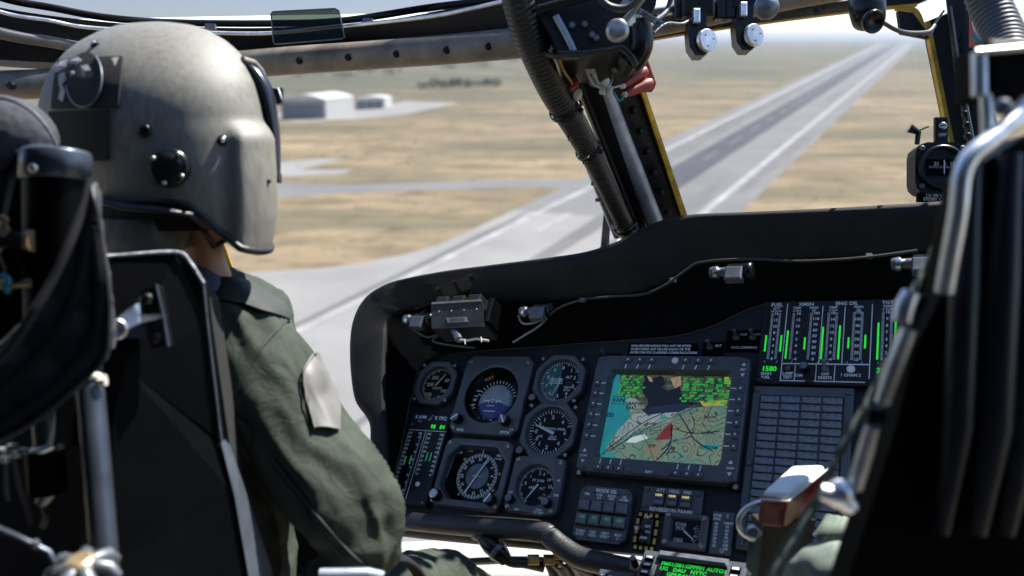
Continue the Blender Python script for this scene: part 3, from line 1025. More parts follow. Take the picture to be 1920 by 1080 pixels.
hangtag('black hanging handle with pale disc, left one beside the overhead console', 0, 22, 1322, 76, 1.36)
hangtag('black hanging handle with pale disc, right one next to the ball knob', 0, 10, 1410, 66, 1.38)
cl = thing('cross_linkage', 'thin steel linkage rod behind the hanging handles at top', 'rod', cam(1330, 20, 1.4))
part('rod', MB().tube([cam(1220, 66, 1.40), cam(1262, 40, 1.40), cam(1300, 38, 1.40)], .003, 8), 'dull_metal', cl, world=True)
part('bar', MB().tube([cam(1215, 22, 1.41), cam(1480, -10, 1.43)], .0065, 10), 'dull_metal', cl, world=True)
for x in (1275, 1352, 1366):
    part('clamp', MB().box(cam(x, 12, 1.395), (.022, .045, .02), 0, CAMM.to_3x3(), .003), 'gloss_black', cl, world=True)
ml = thing('map_light', 'dark blue-black lamp cup hanging at the top edge left of the right post', 'lamp', cam(1628, 30, 1.3))
M = frame(cam(1622, -20, 1.32), cam(1630, 48, 1.29) - cam(1622, -20, 1.32), FW)
part('barrel', MB().lathe([(.020, -.01), (.026, 0), (.027, .04), (.024, .062), (.015, .066)], M, 24), 'gloss_black', ml, world=True)
part('socket_ring', MB().lathe([(.010, 0), (.0165, 0), (.0175, .006), (.015, .010), (.012, .004), (.0001, .003)], frame(cam(1634, 40, 1.262), -FW + UP * -.35 + RT * .2), 24, cap=(False, False)), 'gloss_black', ml, world=True)
part('cord', MB().tube(path([(1652, 40, 1.28), (1680, 56, 1.3), (1706, 62, 1.33), (1740, 60, 1.38), (1752, 48, 1.40)]), .0035, 8), 'wire_black', ml, world=True)

# red terminal block with its wires on the centre post
tr = thing('terminal_block', 'red terminal block with rubber boots on the centre post', 'terminal block', cam(1190, 140, 1.3))
q = [(1196, 118), (1212, 108), (1230, 158), (1226, 167), (1204, 168)]
part('block', MB().prism([cam(x, y, 1.30) for x, y in q], FW * .02), 'terminal_red', tr, world=True)
part('backing_plate', MB().prism([cam(x, y, 1.315) for x, y in ((1206, 110), (1213, 106), (1231, 156), (1227, 166), (1222, 166))], FW * .006), 'wire_cream', tr, world=True)
for (a_, b_, c_, d_) in ((1154, 130, 1186, 118), (1170, 160, 1204, 136), (1174, 176, 1214, 158)):
    A, B = cam(a_, b_, 1.265), cam(c_, d_, 1.28)
    part('boot', MB().tube([A, A.lerp(B, .2), A.lerp(B, .8), B, B + (B - A) * .18], [.0042, .0065, .0085, .0095, .007], 12), 'terminal_red', tr, world=True)
    part('lug', MB().ball(A - (B - A) * .06, .005, 10), 'wire_cream', tr, world=True)
for (a_, b_, r_) in ((1044, 112, .010), (1053, 126, .011), (1062, 140, .009), (1072, 158, .011), (1082, 176, .008)):
    part('left_boot', MB().ball(cam(a_, b_, 1.275), (r_, r_ * 1.3, r_), 12, 0, CAMM.to_3x3()), 'terminal_red' if r_ > .0085 else 'wire_cream', tr, world=True)
ww = thing('wire_loop', 'cream wires looping below the overhead console to the red terminals', 'wiring', cam(1110, 140, 1.26))
for dx in (0, 5, 10):
    part('wire', MB().tube(path([(1070 + dx, 108, 1.24), (1090 + dx, 112, 1.24), (1102 + dx, 132, 1.24), (1114 + dx * .6, 156, 1.25), (1134 + dx * .3, 166 + dx * .3, 1.25)]), .0032, 8), 'wire_cream', ww, world=True)
part('wire', MB().tube(path([(1136, 168, 1.25), (1146, 154, 1.255), (1150, 136, 1.26), (1153, 124, 1.262)]), .0016, 6), 'wire_cream', ww, world=True)
part('wire', MB().tube(path([(1136, 168, 1.25), (1150, 164, 1.255), (1166, 160, 1.26)]), .0016, 6), 'wire_cream', ww, world=True)
part('teal_wire', MB().tube(path([(1150, 172, 1.25), (1160, 188, 1.26), (1166, 186, 1.26), (1170, 178, 1.262)]), .0018, 6), 'wire_teal', ww, world=True)
part('teal_wire', MB().tube(path([(1108, 140, 1.236), (1118, 158, 1.245)]), .0022, 6), 'wire_teal', ww, world=True)
for (x, y) in ((1090, 111), (1130, 172), (1142, 170)):
    part('tie', MB().ball(cam(x, y, 1.238), .0055, 8), 'wire_cream', ww, world=True)


cl2 = thing('loose_wires', 'dark and tan wires tangled between hose and overhead console', 'wiring', cam(1050, 120, 1.2))
for k, (pts, mt_, r_) in enumerate((([(1012, 96, 1.2), (1034, 104, 1.18), (1060, 108, 1.17), (1082, 106, 1.15)], 'wire_black', .004), ([(1030, 92, 1.19), (1044, 118, 1.2), (1052, 146, 1.24), (1070, 182, 1.28)], 'wire_cream', .0022), ([(1046, 104, 1.18), (1056, 132, 1.22), (1074, 160, 1.27), (1092, 196, 1.31)], 'bronze', .003),
                                    ([(1210, 60, 1.2), (1228, 40, 1.24), (1250, 20, 1.3), (1262, -20, 1.3)], 'wire_black', .004), ([(1225, 62, 1.25), (1250, 44, 1.3), (1280, 44, 1.34), (1304, 30, 1.36)], 'dull_metal', .002), ([(1120, -10, 1.1), (1142, 12, 1.1), (1176, 14, 1.1), (1206, -12, 1.1)], 'wire_black', .005))):
    part('wire', MB().tube(path(pts, 6), r_, 6), mt_, cl2, world=True)

# roof and floor of the cockpit, seen only at their edges: they keep the interior dark
def slab(name, c, ext, th, mat, label):
    o_ = MB()
    p0, p1, p2, p3 = [c + AR * sx * ext[0] + AF * sy for sx, sy in ((-1, ext[1]), (1, ext[1]), (1, ext[2]), (-1, ext[2]))]
    o_.prism([p0, p1, p2, p3], AU * th)
    return struct(name, o_, mat, label)

# ================================================================== instrument panel and hood
slab('cockpit_roof', EYE + AU * 0.40, (1.15, 0.25, -2.2), 0.05, 'frame_black', 'dark cockpit roof above the seats')
slab('cockpit_floor', EYE - AU * 1.15, (1.1, 0.75, -2.2), -0.05, 'dull_metal', 'grey cockpit floor under the seats')


def wall(name, pts, th, label):
    return struct(name, MB().prism([EYE + AR * a_ + AF * b_ + AU * c_ for a_, b_, c_ in pts], th), 'frame_black', label)


wall('cabin_bulkhead', [(-1.15, -1.5, -1.15), (1.15, -1.5, -1.15), (1.15, -1.5, .40), (-1.15, -1.5, .40)], AF * -.05, 'dark rear wall of the cabin behind the seats')
wall('left_cabin_wall', [(-1.15, -1.5, -1.15), (-1.15, .95, -1.15), (-1.15, .95, -.32), (-1.15, .25, -.30), (-1.15, .1, .40), (-1.15, -1.5, .40)], AR * -.04, 'dark left cabin wall beside the pilot seat')
wall('right_cabin_wall', [(1.15, -1.5, -1.15), (1.15, .95, -1.15), (1.15, .95, -.32), (1.15, .5, -.30), (1.15, .4, .40), (1.15, -1.5, .40)], AR * .04, 'dark right cabin wall below its side window')
struct('left_door_panel', MB().prism([cam(x, y, 1.42) for x, y in ((-700, 610), (150, 630), (330, 700), (480, 880), (590, 960), (640, 1100), (640, 1400), (-700, 1400))], FW * .03), 'under_hood', 'dark door panel left of the pilot seat')

ST = [((696, 900), (728, 905), (735, 935), .09), ((693, 840), (726, 850), (740, 890), .095), ((692, 800), (725, 800), (752, 840), .10), ((681, 778), (722, 770), (762, 790), .105),
      ((664, 752), (721, 740), (768, 760), .11), ((656, 700), (722, 690), (775, 730), .115), ((655, 640), (724, 640), (780, 710), .12), ((662, 600), (728, 604), (784, 695), .12),
      ((680, 566), (748, 586), (790, 685), .12), ((705, 545), (780, 577), (800, 675), .125), ((745, 528), (830, 571), (820, 668), .125), ((830, 510), (900, 564), (880, 660), .13),
      ((930, 496), (1000, 563), (950, 655), .13), ((1020, 483), (1070, 560), (1020, 650), .135), ((1100, 470), (1130, 552), (1080, 645), .135), ((1160, 450), (1200, 545), (1150, 640), .14),
      ((1205, 426), (1262, 520), (1220, 635), .14), ((1250, 409), (1305, 497), (1280, 628), .14), ((1300, 401), (1360, 488), (1340, 610), .14), ((1400, 396), (1450, 486), (1430, 572), .14),
      ((1550, 389), (1600, 479), (1560, 566), .14), ((1700, 380), (1740, 468), (1700, 560), .14), ((1850, 370), (1880, 460), (1850, 555), .14), ((2040, 362), (2060, 455), (2030, 550), .14), ((2800, 330), (2830, 430), (2760, 520), .14)]
ip = thing('instrument_panel', 'black padded instrument panel with deep glare hood', 'instrument panel', PM)
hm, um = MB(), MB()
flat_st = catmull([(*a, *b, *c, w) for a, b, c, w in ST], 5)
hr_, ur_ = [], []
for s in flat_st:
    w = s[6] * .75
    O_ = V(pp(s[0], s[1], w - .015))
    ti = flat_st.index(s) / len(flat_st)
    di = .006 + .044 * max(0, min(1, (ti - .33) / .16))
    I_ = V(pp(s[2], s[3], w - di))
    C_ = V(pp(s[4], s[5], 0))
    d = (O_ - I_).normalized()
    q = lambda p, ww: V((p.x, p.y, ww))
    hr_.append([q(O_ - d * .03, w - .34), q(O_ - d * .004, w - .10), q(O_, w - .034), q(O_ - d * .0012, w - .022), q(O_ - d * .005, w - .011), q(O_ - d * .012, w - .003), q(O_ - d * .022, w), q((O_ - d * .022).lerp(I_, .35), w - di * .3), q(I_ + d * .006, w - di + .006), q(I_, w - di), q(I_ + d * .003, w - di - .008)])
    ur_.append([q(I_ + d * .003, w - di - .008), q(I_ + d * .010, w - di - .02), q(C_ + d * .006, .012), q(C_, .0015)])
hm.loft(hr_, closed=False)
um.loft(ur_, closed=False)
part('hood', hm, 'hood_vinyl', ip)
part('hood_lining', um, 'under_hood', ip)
bot = [(2760, 1130), (2030, 1090), (1700, 1075), (1420, 1062), (1300, 1050), (1188, 1038), (1120, 1032), (1086, 1025), (1064, 1016), (1048, 1004), (1030, 985), (1010, 974), (940, 969), (873, 966), (748, 958)]
poly = [V((*pp(s[4], s[5], 0), 0)) for s in flat_st] + [V((*pp(x, y, 0), 0)) for x, y in bot]
part('face_plate', MB().prism(poly[::-1], (0, 0, -.012)), 'panel_black', ip)
rl = catmull([(660, 962, .012), (749, 974, .012), (873, 986, .012), (1010, 997, .012), (1034, 1008, .012), (1056, 1026, .012), (1090, 1046, .012), (1150, 1061, .012), (1200, 1072, .004), (1240, 1086, -.01)], 6)
part('padded_roll', MB().tube([V((*pp(x, y, w), w)) for x, y, w in rl], .0165, 16), 'pad_roll', ip)
bl = [V((*pp(x, y + 14, 0), -.03)) for x, y, w in rl]
part('lower_edge', MB().tube(bl, .009, 12), 'suit_trim', ip)
# cockpit side of the panel base: the dark pedestal under the centre
part('pedestal', MB().prism([V((*pp(x, y, 0), -.014)) for x, y in ((1100, 1060), (1190, 1060), (1700, 1090), (1700, 1400), (1230, 1400))], (0, 0, -.03)), 'panel_black', ip)


# ------------------------------------------------------------------ instrument kit
def poly_r(a, sx, sy, ch, rnd=0.0):
    """radius along angle a of a rectangle (half sizes sx, sy) with corners cut by ch"""
    c, s = abs(math.cos(a)), abs(math.sin(a))
    r = min(sx / max(c, 1e-6), sy / max(s, 1e-6))
    if ch > 0:
        r = min(r, (sx + sy - ch) / (c + s))
    return r


def shape(kind, sx, sy, ch, n=64):
    out = []
    for k in range(n):
        a = 2 * PI * (k + .5) / n
        r = poly_r(a, sx, sy, ch) if kind == 'rect' else sx
        out.append((r * math.cos(a), r * math.sin(a)))
    return out


def bezel(parent, sx, sy, ch, hole, h=.012, mat='bezel_black', lip=.0015, depth=None):
    """plate of half size sx, sy with an opening; hole = ('round', r) or ('rect', hx, hy, ch)"""
    n = 72
    o_ = shape('rect', sx, sy, ch, n)
    i_ = shape('round', hole[1], 0, 0, n) if hole[0] == 'round' else shape('rect', hole[1], hole[2], hole[3], n)
    z = lambda pts, f, w: [V((x * f, y * f, w)) for x, y in pts]
    bz = min(sx, sy)
    rings = [z(o_, 1, 0), z(o_, 1, h - .002), z(o_, 1 - .0015 / bz, h), z(i_, 1 + .004 / bz, h), z(i_, 1 + .001 / bz, h - .0008), z(i_, 1, h - .003), z(i_, .94, .002)]
    m_ = MB().loft(rings, True, (False, False), 0, False)
    return part('bezel', m_, mat, parent)


def dial(parent, r, z=.0035, mat='dial_black', rect=None):
    m_ = MB()
    if rect:
        m_.add([(x, y, z) for x, y in shape('rect', rect[0], rect[1], rect[2], 40)], [tuple(range(40))])
    else:
        m_.disc(0, 0, r, z, 40)
    return part('dial_face', m_, mat, parent)


def glass(parent, r, z, rect=None, mat='dial_glass'):
    m_ = MB()
    if rect:
        m_.add([(x, y, z) for x, y in shape('rect', rect[0], rect[1], rect[2], 40)], [tuple(range(40))])
    else:
        m_.disc(0, 0, r, z, 40)
    return part('cover_glass', m_, mat, parent)


def ticks(m_, r0, r1, a0, a1, n, wd, z, mi=0, long=0, r0l=None, cx=0, cy=0):
    for k in range(n + 1):
        a = rad(a0 + (a1 - a0) * k / n)
        rr = r0l if (long and k % long == 0 and r0l) else r0
        w_ = wd * 1.45 * (1.6 if long and k % long == 0 else 1)
        m_.line2(cx + rr * math.cos(a), cy + rr * math.sin(a), cx + r1 * math.cos(a), cy + r1 * math.sin(a), w_, z, mi)


def knob(parent, x, y, r, h, z, mat='gloss_black', mark=None, name='knob', top='button_grey'):
    k_ = part(name, MB().lathe([(r * 1.0, z), (r * 1.0, z + h * .75), (r * .88, z + h)], Matrix.Translation((x, y, 0)), 18), mat, parent)
    part('knob_cap', MB().lathe([(r * .8, z + h), (r * .8, z + h + .0008), (r * .7, z + h + .001)], Matrix.Translation((x, y, 0)), 18), top, k_)
    if mark is not None:
        a = rad(mark)
        part('pointer_line', MB().line2(x - r * .85 * math.cos(a), y - r * .85 * math.sin(a), x + r * .85 * math.cos(a), y + r * .85 * math.sin(a), r * .28, z + h + .0016), 'white_print', k_)
    return k_


def needle(parent, cx, cy, a, r0, r1, w0, w1, z, mat='white_print', name='needle'):
    a = rad(a)
    c, s = math.cos(a), math.sin(a)
    p = lambda r, w: (cx + r * c - w * s, cy + r * s + w * c, z)
    m_ = MB().prism([p(r0, -w0), p(r1, -w1), p(r1, w1), p(r0, w0)], (0, 0, .0008))
    return part(name, m_, mat, parent)


def round_gauge(name, label, px, py, half, rh, ch, scr=.0, cat='gauge', mat='bezel_black', sc=1.0):
    t = thing(name, label, cat, pm(px, py))
    bezel(t, half, half, ch, ('round', rh), .014, mat)
    dial(t, rh * .99)
    k = half - .0085 - scr
    screws(t, [(-k, -k), (k, -k), (k, k), (-k, k)], .014, 1.25)
    return t


# airspeed indicator
t = round_gauge('airspeed_indicator', 'round airspeed dial with cream numbers at the panel top left', 822, 723, .043, .0335, .022)
m_ = MB()
ticks(m_, .028, .0325, 100, 300, 40, .0007, .004, 0, 5, .0255)
ticks(m_, .029, .0325, 45, 95, 10, .0006, .004)
for s_, x, y, h in (('250', -.009, .014, .0068), ('50', .019, .009, .0068), ('200', -.016, .000, .0068), ('150', -.014, -.020, .0068), ('100', .018, -.012, .0062), ('KNOTS', .002, -.007, .0042), ('IAS', .012, -.024, .0042)):
    m_.text(s_, x, y, h, .004)
part('dial_markings', m_, 'cream_print', t)
needle(t, 0, 0, 56, -.004, .026, .0017, .0007, .006, 'cream_print')
glass(t, .033, .0105)

# attitude indicator
t = thing('attitude_indicator', 'large square attitude indicator with grey and blue horizon ball', 'gauge', pm(928, 746))
bezel(t, .069, .075, .012, ('round', .0525), .016)
screws(t, [(-.059, .062), (.059, .062), (-.058, -.066), (.060, -.064)], .016, 1.5)
part('inner_well', MB().loft([[V((x, y, .0155)) for x, y in shape('round', .0515, 0, 0, 72)], [V((x * .93 + .002, y * .93 - .002, .003)) for x, y in shape('round', .0515, 0, 0, 72)]], True, (False, True), 0, False), 'dial_black', t)
bn = 40
up_, dn_ = MB(), MB()
rb = .0335
for half_, m2 in ((0, up_), (1, dn_)):
    rings = []
    for i in range(9):
        e = PI / 2 * i / 8
        a0, a1 = (rad(-14), rad(194)) if half_ == 0 else (rad(194), rad(346))
        rings.append([V((.006 + rb * math.cos(e) * math.cos(a0 + (a1 - a0) * k / bn), -.010 + rb * math.cos(e) * math.sin(a0 + (a1 - a0) * k / bn), .0035 + .009 * math.sin(e))) for k in range(bn + 1)])
    m2.loft(rings, closed=False)
part('sky_half', up_, 'ball_grey', t)
part('ground_half', dn_, 'ball_blue', t)
m_ = MB()
ticks(m_, .0355, .041, 20, 160, 14, .0011, .0045, 0, 0, None, .006, -.010)
for a in (178, 188, 197):
    m_.line2(.006 + .047 * math.cos(rad(a)), -.010 + .047 * math.sin(rad(a)), .006 + .040 * math.cos(rad(a)), -.010 + .040 * math.sin(rad(a)), .0017, .0046)
for x, y in ((-.034, .010), (-.036, .000), (-.037, -.006), (-.040, -.018)):
    m_.line2(x - .004, y, x + .004, y, .0018, .0046)
m_.line2(-.012, -.012, .000, -.012, .0022, .0142)
m_.line2(.013, -.012, .025, -.012, .0022, .0142)
m_.line2(.000, -.012, -.002, -.016, .0016, .0142)
m_.line2(.013, -.012, .015, -.016, .0016, .0142)
m_.line2(-.004, -.021, .012, -.0205, .0013, .0138)
m_.line2(-.008, -.031, .016, -.031, .0013, .0138)
ticks(m_, .0022, .0034, 0, 345, 15, .0010, .0142, 0, 0, None, .0065, -.0115)
m_.add([(.004, -.045, .0046), (.008, -.045, .0046), (.007, -.037, .0046)], [(0, 1, 2)])
for x in (-.020, -.010, .018):
    m_.line2(x, -.042, x + .001, -.0395, .0014, .0046)
part('symbol_bars', m_, 'white_print', t)
part('flag_text', MB().text('NAV', -.019, .035, .006, .0046, ang=.45), 'orange_print', t)
glass(t, .051, .0125)
knob(t, -.052, -.051, .0095, .014, .016, mark=38)
knob(t, .045, -.050, .0095, .014, .016, mark=-58)
part('lettering', MB().text('ROLL', -.042, -.069, .0045, .0163).text('PITCH', .047, -.069, .0045, .0163), 'white_print', t)

# barometric altimeter
t = round_gauge('altimeter', 'round altimeter with teal left half and white numbers right of the attitude indicator', 1053, 718, .047, .039, .026)
part('teal_half', MB().disc(0, 0, .0375, .0042, 24, 0, rad(95), rad(262)), 'teal_face', t)
m_ = MB()
ticks(m_, .033, .038, 0, 345, 46, .0008, .0048, 0, 5, .031)
for k in range(10):
    a = rad(90 - 36 * k)
    m_.text(str(k), .0265 * math.cos(a), .0265 * math.sin(a), .0062, .0048)
for s_, x, y, h in (('ALT', .014, .009, .0045), ('1000 FT', .016, -.010, .0033), ('29 92', .015, -.015, .0036)):
    m_.text(s_, x, y, h, .0048)
for y in (-.003, .001, .005):
    m_.line2(-.022, y, .004, y, .0018, .0048)
m_.line2(-.016, -.008, -.016, .009, .0016, .0048)
m_.line2(-.003, -.008, -.003, .009, .0016, .0048)
part('dial_markings', m_, 'white_print', t)
part('counter_window', MB().box((.017, -.002, .0046), (.012, .006, .0006)), 'gloss_black', t)
needle(t, 0, 0, 250, -.004, .029, .0012, .0005, .006)
glass(t, .0385, .0105)
knob(t, -.039, -.037, .0075, .010, .010)

# vertical speed indicator
t = round_gauge('vertical_speed_indicator', 'round vertical speed dial with a white needle pointing left', 1034, 812, .050, .0415, .027)
m_ = MB()
ticks(m_, .034, .0395, 20, 340, 40, .0008, .0042, 0, 5, .031)
for s_, a in (('1', 128), ('2', 92), ('4', 45), ('6', 0), ('4', 315), ('2', 268), ('1', 232), ('.5', 152), ('0', 180), ('.5', 208)):
    m_.text(s_, .0265 * math.cos(rad(a)), .0265 * math.sin(rad(a)), .0066, .0042)
m_.text('VERTICAL SPEED', .006, .006, .0038, .0042).text('1000 FT', .006, -.008, .003, .0042).text('PER MIN', .006, -.012, .003, .0042)
m_.text('UP', -.017, .008, .0036, .0042).text('DN', -.017, -.008, .0036, .0042)
part('dial_markings', m_, 'white_print', t)
needle(t, 0, 0, 160, -.008, .031, .0028, .0011, .006)
glass(t, .041, .0105)
knob(t, -.041, -.040, .0075, .010, .010)

# radar altimeter
t = thing('radar_altimeter', 'square radar altimeter below the vertical speed dial', 'gauge', pm(1009, 914))
bezel(t, .047, .047, .006, ('round', .034), .014)
dial(t, .0335)
screws(t, [(-.039, .039), (.039, .039), (-.039, -.040), (.039, -.040)], .014, 1.5)
m_ = MB()
ticks(m_, .0285, .0325, -60, 240, 50, .0007, .0042, 0, 5, .0265)
for s_, a in (('2', 90), ('4', 70), ('10', 35), ('15', 5), ('1', 135), ('0', 170)):
    m_.text(s_, .0225 * math.cos(rad(a)), .0225 * math.sin(rad(a)), .0052, .0042)
m_.text('FT X100', 0, .010, .0042, .0042).text('ABS', -.010, -.002, .004, .0042).text('ALT', .010, -.002, .004, .0042).text('OFF', .012, -.018, .004, .0042)
part('dial_markings', m_, 'white_print', t)
part('lettering', MB().text('LO', -.040, -.016, .004, .0143).text('SET', -.040, -.022, .004, .0143).text('HI', .041, .010, .004, .0143).text('OFF', -.022, -.043, .0034, .0143).text('PUSH', .018, -.040, .0034, .0143).text('TO TEST', .018, -.0445, .0034, .0143).text('ON', .042, -.014, .004, .0143), 'white_print', t)
part('bug', MB().box((.016, -.012, .0046), (.005, .002, .0006)), 'orange_print', t)
needle(t, 0, 0, 238, -.004, .027, .0018, .0007, .006)
glass(t, .0335, .0105)
knob(t, -.036, -.028, .0075, .010, .014)
knob(t, .031, -.028, .0080, .012, .014)

# horizontal situation indicator
t = thing('horizontal_situation_indicator', 'square compass indicator with a needle across its rose below the attitude ball', 'gauge', pm(892, 892))
bezel(t, .068, .060, .010, ('rect', .0575, .0475, .022), .015)
dial(t, 0, .003, 'dial_black', (.0575, .0475, .022))
screws(t, [(-.058, .050), (.058, .050), (-.062, -.053), (.061, -.053)], .015, 1.5)
m_ = MB()
ticks(m_, .0345, .0395, 0, 355, 71, .0008, .0052, 0, 2, .033, .006, -.002)
for k, s_ in enumerate(('N', '3', '6', 'E', '12', '15', 'S', '21', '24', 'W', '30', '33')):
    a = rad(64 - 30 * k)
    m_.text(s_, .006 + .0295 * math.cos(a), -.002 + .0295 * math.sin(a), .005, .0052, ang=a - PI / 2)
m_.line2(.006, .036, .006, .046, .0012, .0052)
m_.text('085', .038, .037, .0045, .0042).text('COURSE', .037, .031, .003, .0042).text('KM', -.040, .037, .0036, .0042)
m_.line2(-.002, -.002, .014, -.002, .0014, .0056)
part('compass_rose', m_, 'white_print', t)
part('rose_disc', MB().disc(.006, -.002, .041, .0045, 48), 'dial_black', t)
part('inner_disc', MB().disc(.006, -.002, .022, .0048, 32), 'button_grey', t)
m_ = MB()
for a in (140, 232, 10, 330):
    x, y = .006 + .043 * math.cos(rad(a)), -.002 + .043 * math.sin(rad(a))
    m_.disc(x, y, .0025, .0050, 8)
m_.text('HDG', -.020, .041, .003, .0044)
part('heading_bug', m_, 'orange_print', t)
needle(t, .006, -.002, 64, -.034, .034, .0014, .0014, .0065, name='course_needle')
needle(t, .006, -.002, 64, .022, .036, .0032, .0003, .0068, 'cream_print', 'arrow_head')
m_ = MB()
for s1 in (-1, 1):
    m_.line2(-.050 * s1 * -1, .040, -.050 * s1 * -1, .040, .001, .004)
m_.line2(-.050, .034, -.044, .043, .0010, .0042)
m_.line2(-.054, -.010, -.050, .034, .0010, .0042)
part('lubber_lines', m_, 'grey_print', t)
glass(t, 0, .0115, (.056, .046, .021))
knob(t, -.055, -.045, .0100, .013, .015, top='screw_steel')
knob(t, .051, -.043, .0100, .013, .015, mark=60)


# vertical scale helper: two columns of ticks and numbers
def vscale(m_, x, y0, y1, n, every, wdt, z, labels, th=.0008, side=1, mi=0, size=.0042):
    for k in range(n + 1):
        y = y0 + (y1 - y0) * k / n
        L = wdt * (1.0 if k % every else 1.7)
        m_.line2(x, y, x + side * L, y, th, z, mi)
    for k, s_ in enumerate(labels):
        y = y0 + (y1 - y0) * k / max(1, len(labels) - 1)
        m_.text(s_, x + side * wdt * 2.9, y, size, z, mi)


# rotor and torque strip display
t = thing('rotor_torque_display', 'tall strip display headed % RPM and % TRQ at the panel lower left', 'gauge', pm(792, 864))
part('plate', MB().box((0, 0, .006), (.084, .168, .012), 0, None, .0015), 'panel_black', t)
m_ = MB()
m_.text('% RPM', -.022, .077, .0062, .0124).text('% TRQ', .022, .077, .0062, .0124)
m_.line2(.0, .072, .003, .082, .0008, .0124)
m_.line2(-.040, .052, .041, .052, .0011, .0124)
m_.line2(-.002, .052, -.002, -.074, .0011, .0124)
m_.text('1 R 2', -.022, .069, .003, .0124)
lab = [str(v) for v in range(0, 140, 10)]
vscale(m_, -.0395, -.066, .046, 56, 4, .0018, .0124, ['0', '10', '20', '30', '40', '50', '60', '70', '80', '90', '95', '100', '105', '110', '120', '130'], size=.0040, th=.0007)
vscale(m_, -.0085, -.066, .046, 56, 4, .0018, .0124, ['', '60', '', '70', '', '80', '', '90', '', '100', '', '105', '', '110', '', '120', '130'], size=.0040, th=.0007, side=-1)
vscale(m_, .0015, -.028, .046, 40, 4, .0018, .0124, ['0', '20', '40', '60', '80', '100', '110', '120', '130', '140'], size=.0040, th=.0007)
vscale(m_, .039, -.028, .046, 40, 4, .0018, .0124, ['0', '20', '40', '60', '80', '100', '110', '120', '130', '140'], size=.0040, th=.0007, side=-1)
part('lettering', m_, 'white_print', t)
for x, y0, y1 in ((-.028, -.066, .046), (-.0215, -.066, .046), (-.0165, -.066, .046), (.016, -.028, .046), (.024, -.028, .046)):
    part('light_slot', MB().box((x, (y0 + y1) / 2, .0122), (.0035, y1 - y0, .0006)), 'gloss_black', t)
for x, y in ((-.028, -.006), (-.0165, -.004), (.016, .004), (.024, .004)):
    part('light_bar', MB().box((x, y, .0127), (.0018, .016, .0004)), 'led_dim', t)
part('number_window', MB().box((.019, .060, .0124), (.040, .011, .0006)), 'gloss_black', t)
part('digits', MB().text('98   84', .021, .060, .0075, .0130), 'led_green', t)
part('lamp', MB().lathe([(.0045, .012), (.0045, .0135), (.002, .015)], Matrix.Translation((.014, -.046, 0)), 14), 'white_print', t)
screws(t, [(-.036, .062), (-.002, .073), (.034, -.077), (-.014, -.078)], .0122, .8)

# ------------------------------------------------------------------ moving map display
def map_mat(name, c1, c2, contour, scale, dens):
    m = bpy.data.materials.new(name)
    m.use_nodes = True
    n, l = m.node_tree.nodes, m.node_tree.links
    b = n['Principled BSDF']
    b.inputs['Roughness'].default_value = .25
    b.inputs['Base Color'].default_value = (.01, .01, .01, 1)
    tc = n.new('ShaderNodeTexCoord')
    z1 = n.new('ShaderNodeTexNoise')
    z1.inputs['Scale'].default_value = scale
    z1.inputs['Detail'].default_value = 2
    l.new(tc.outputs['Object'], z1.inputs['Vector'])
    mu = n.new('ShaderNodeMath'); mu.operation = 'MULTIPLY'; mu.inputs[1].default_value = dens
    fr = n.new('ShaderNodeMath'); fr.operation = 'FRACT'
    l.new(z1.outputs['Fac'], mu.inputs[0]); l.new(mu.outputs[0], fr.inputs[0])
    lt = n.new('ShaderNodeMath'); lt.operation = 'LESS_THAN'; lt.inputs[1].default_value = .16
    l.new(fr.outputs[0], lt.inputs[0])
    z2 = n.new('ShaderNodeTexNoise'); z2.inputs['Scale'].default_value = scale * 1.3; z2.inputs['Detail'].default_value = 5
    l.new(tc.outputs['Object'], z2.inputs['Vector'])
    r2 = n.new('ShaderNodeMapRange'); r2.inputs['From Min'].default_value = .42; r2.inputs['From Max'].default_value = .58
    l.new(z2.outputs['Fac'], r2.inputs['Value'])
    a = n.new('ShaderNodeMix'); a.data_type = 'RGBA'
    a.inputs[6].default_value = (*c1, 1); a.inputs[7].default_value = (*c2, 1)
    l.new(r2.outputs[0], a.inputs[0])
    c = n.new('ShaderNodeMix'); c.data_type = 'RGBA'
    c.inputs[7].default_value = (*contour, 1)
    l.new(a.outputs[2], c.inputs[6]); l.new(lt.outputs[0], c.inputs[0])
    l.new(c.outputs[2], b.inputs['Emission Color'])
    b.inputs['Emission Strength'].default_value = .2
    MATS[name] = m


map_mat('map_land', (.17, .36, .29), (.27, .36, .25), (.09, .06, .04), 20, 17)
map_mat('map_rough', (.03, .05, .03), (.16, .15, .08), (.005, .005, .005), 70, 9)
map_mat('map_sea', (.015, .38, .44), (.02, .30, .40), (.02, .34, .42), 30, 2)
map_mat('map_pale', (.42, .52, .53), (.36, .47, .46), (.10, .13, .15), 26, 9)
emit('map_green', (.03, .45, .05), 0.273)
emit('map_dtan', (.26, .24, .15), .24)
emit('map_dgreen', (.015, .16, .03), 0.273)
emit('map_red', (.22, .03, .025), 0.242)
emit('map_black', (.004, .005, .006), 0.205)
emit('map_navy', (.012, .018, .05), 0.273)
emit('map_tan', (.42, .32, .18), 0.242)
emit('map_yellow', (.48, .46, .06), 0.242)
emit('map_teal', (.02, .30, .28), 0.273)
emit('map_white', (.62, .74, .72), 0.273)

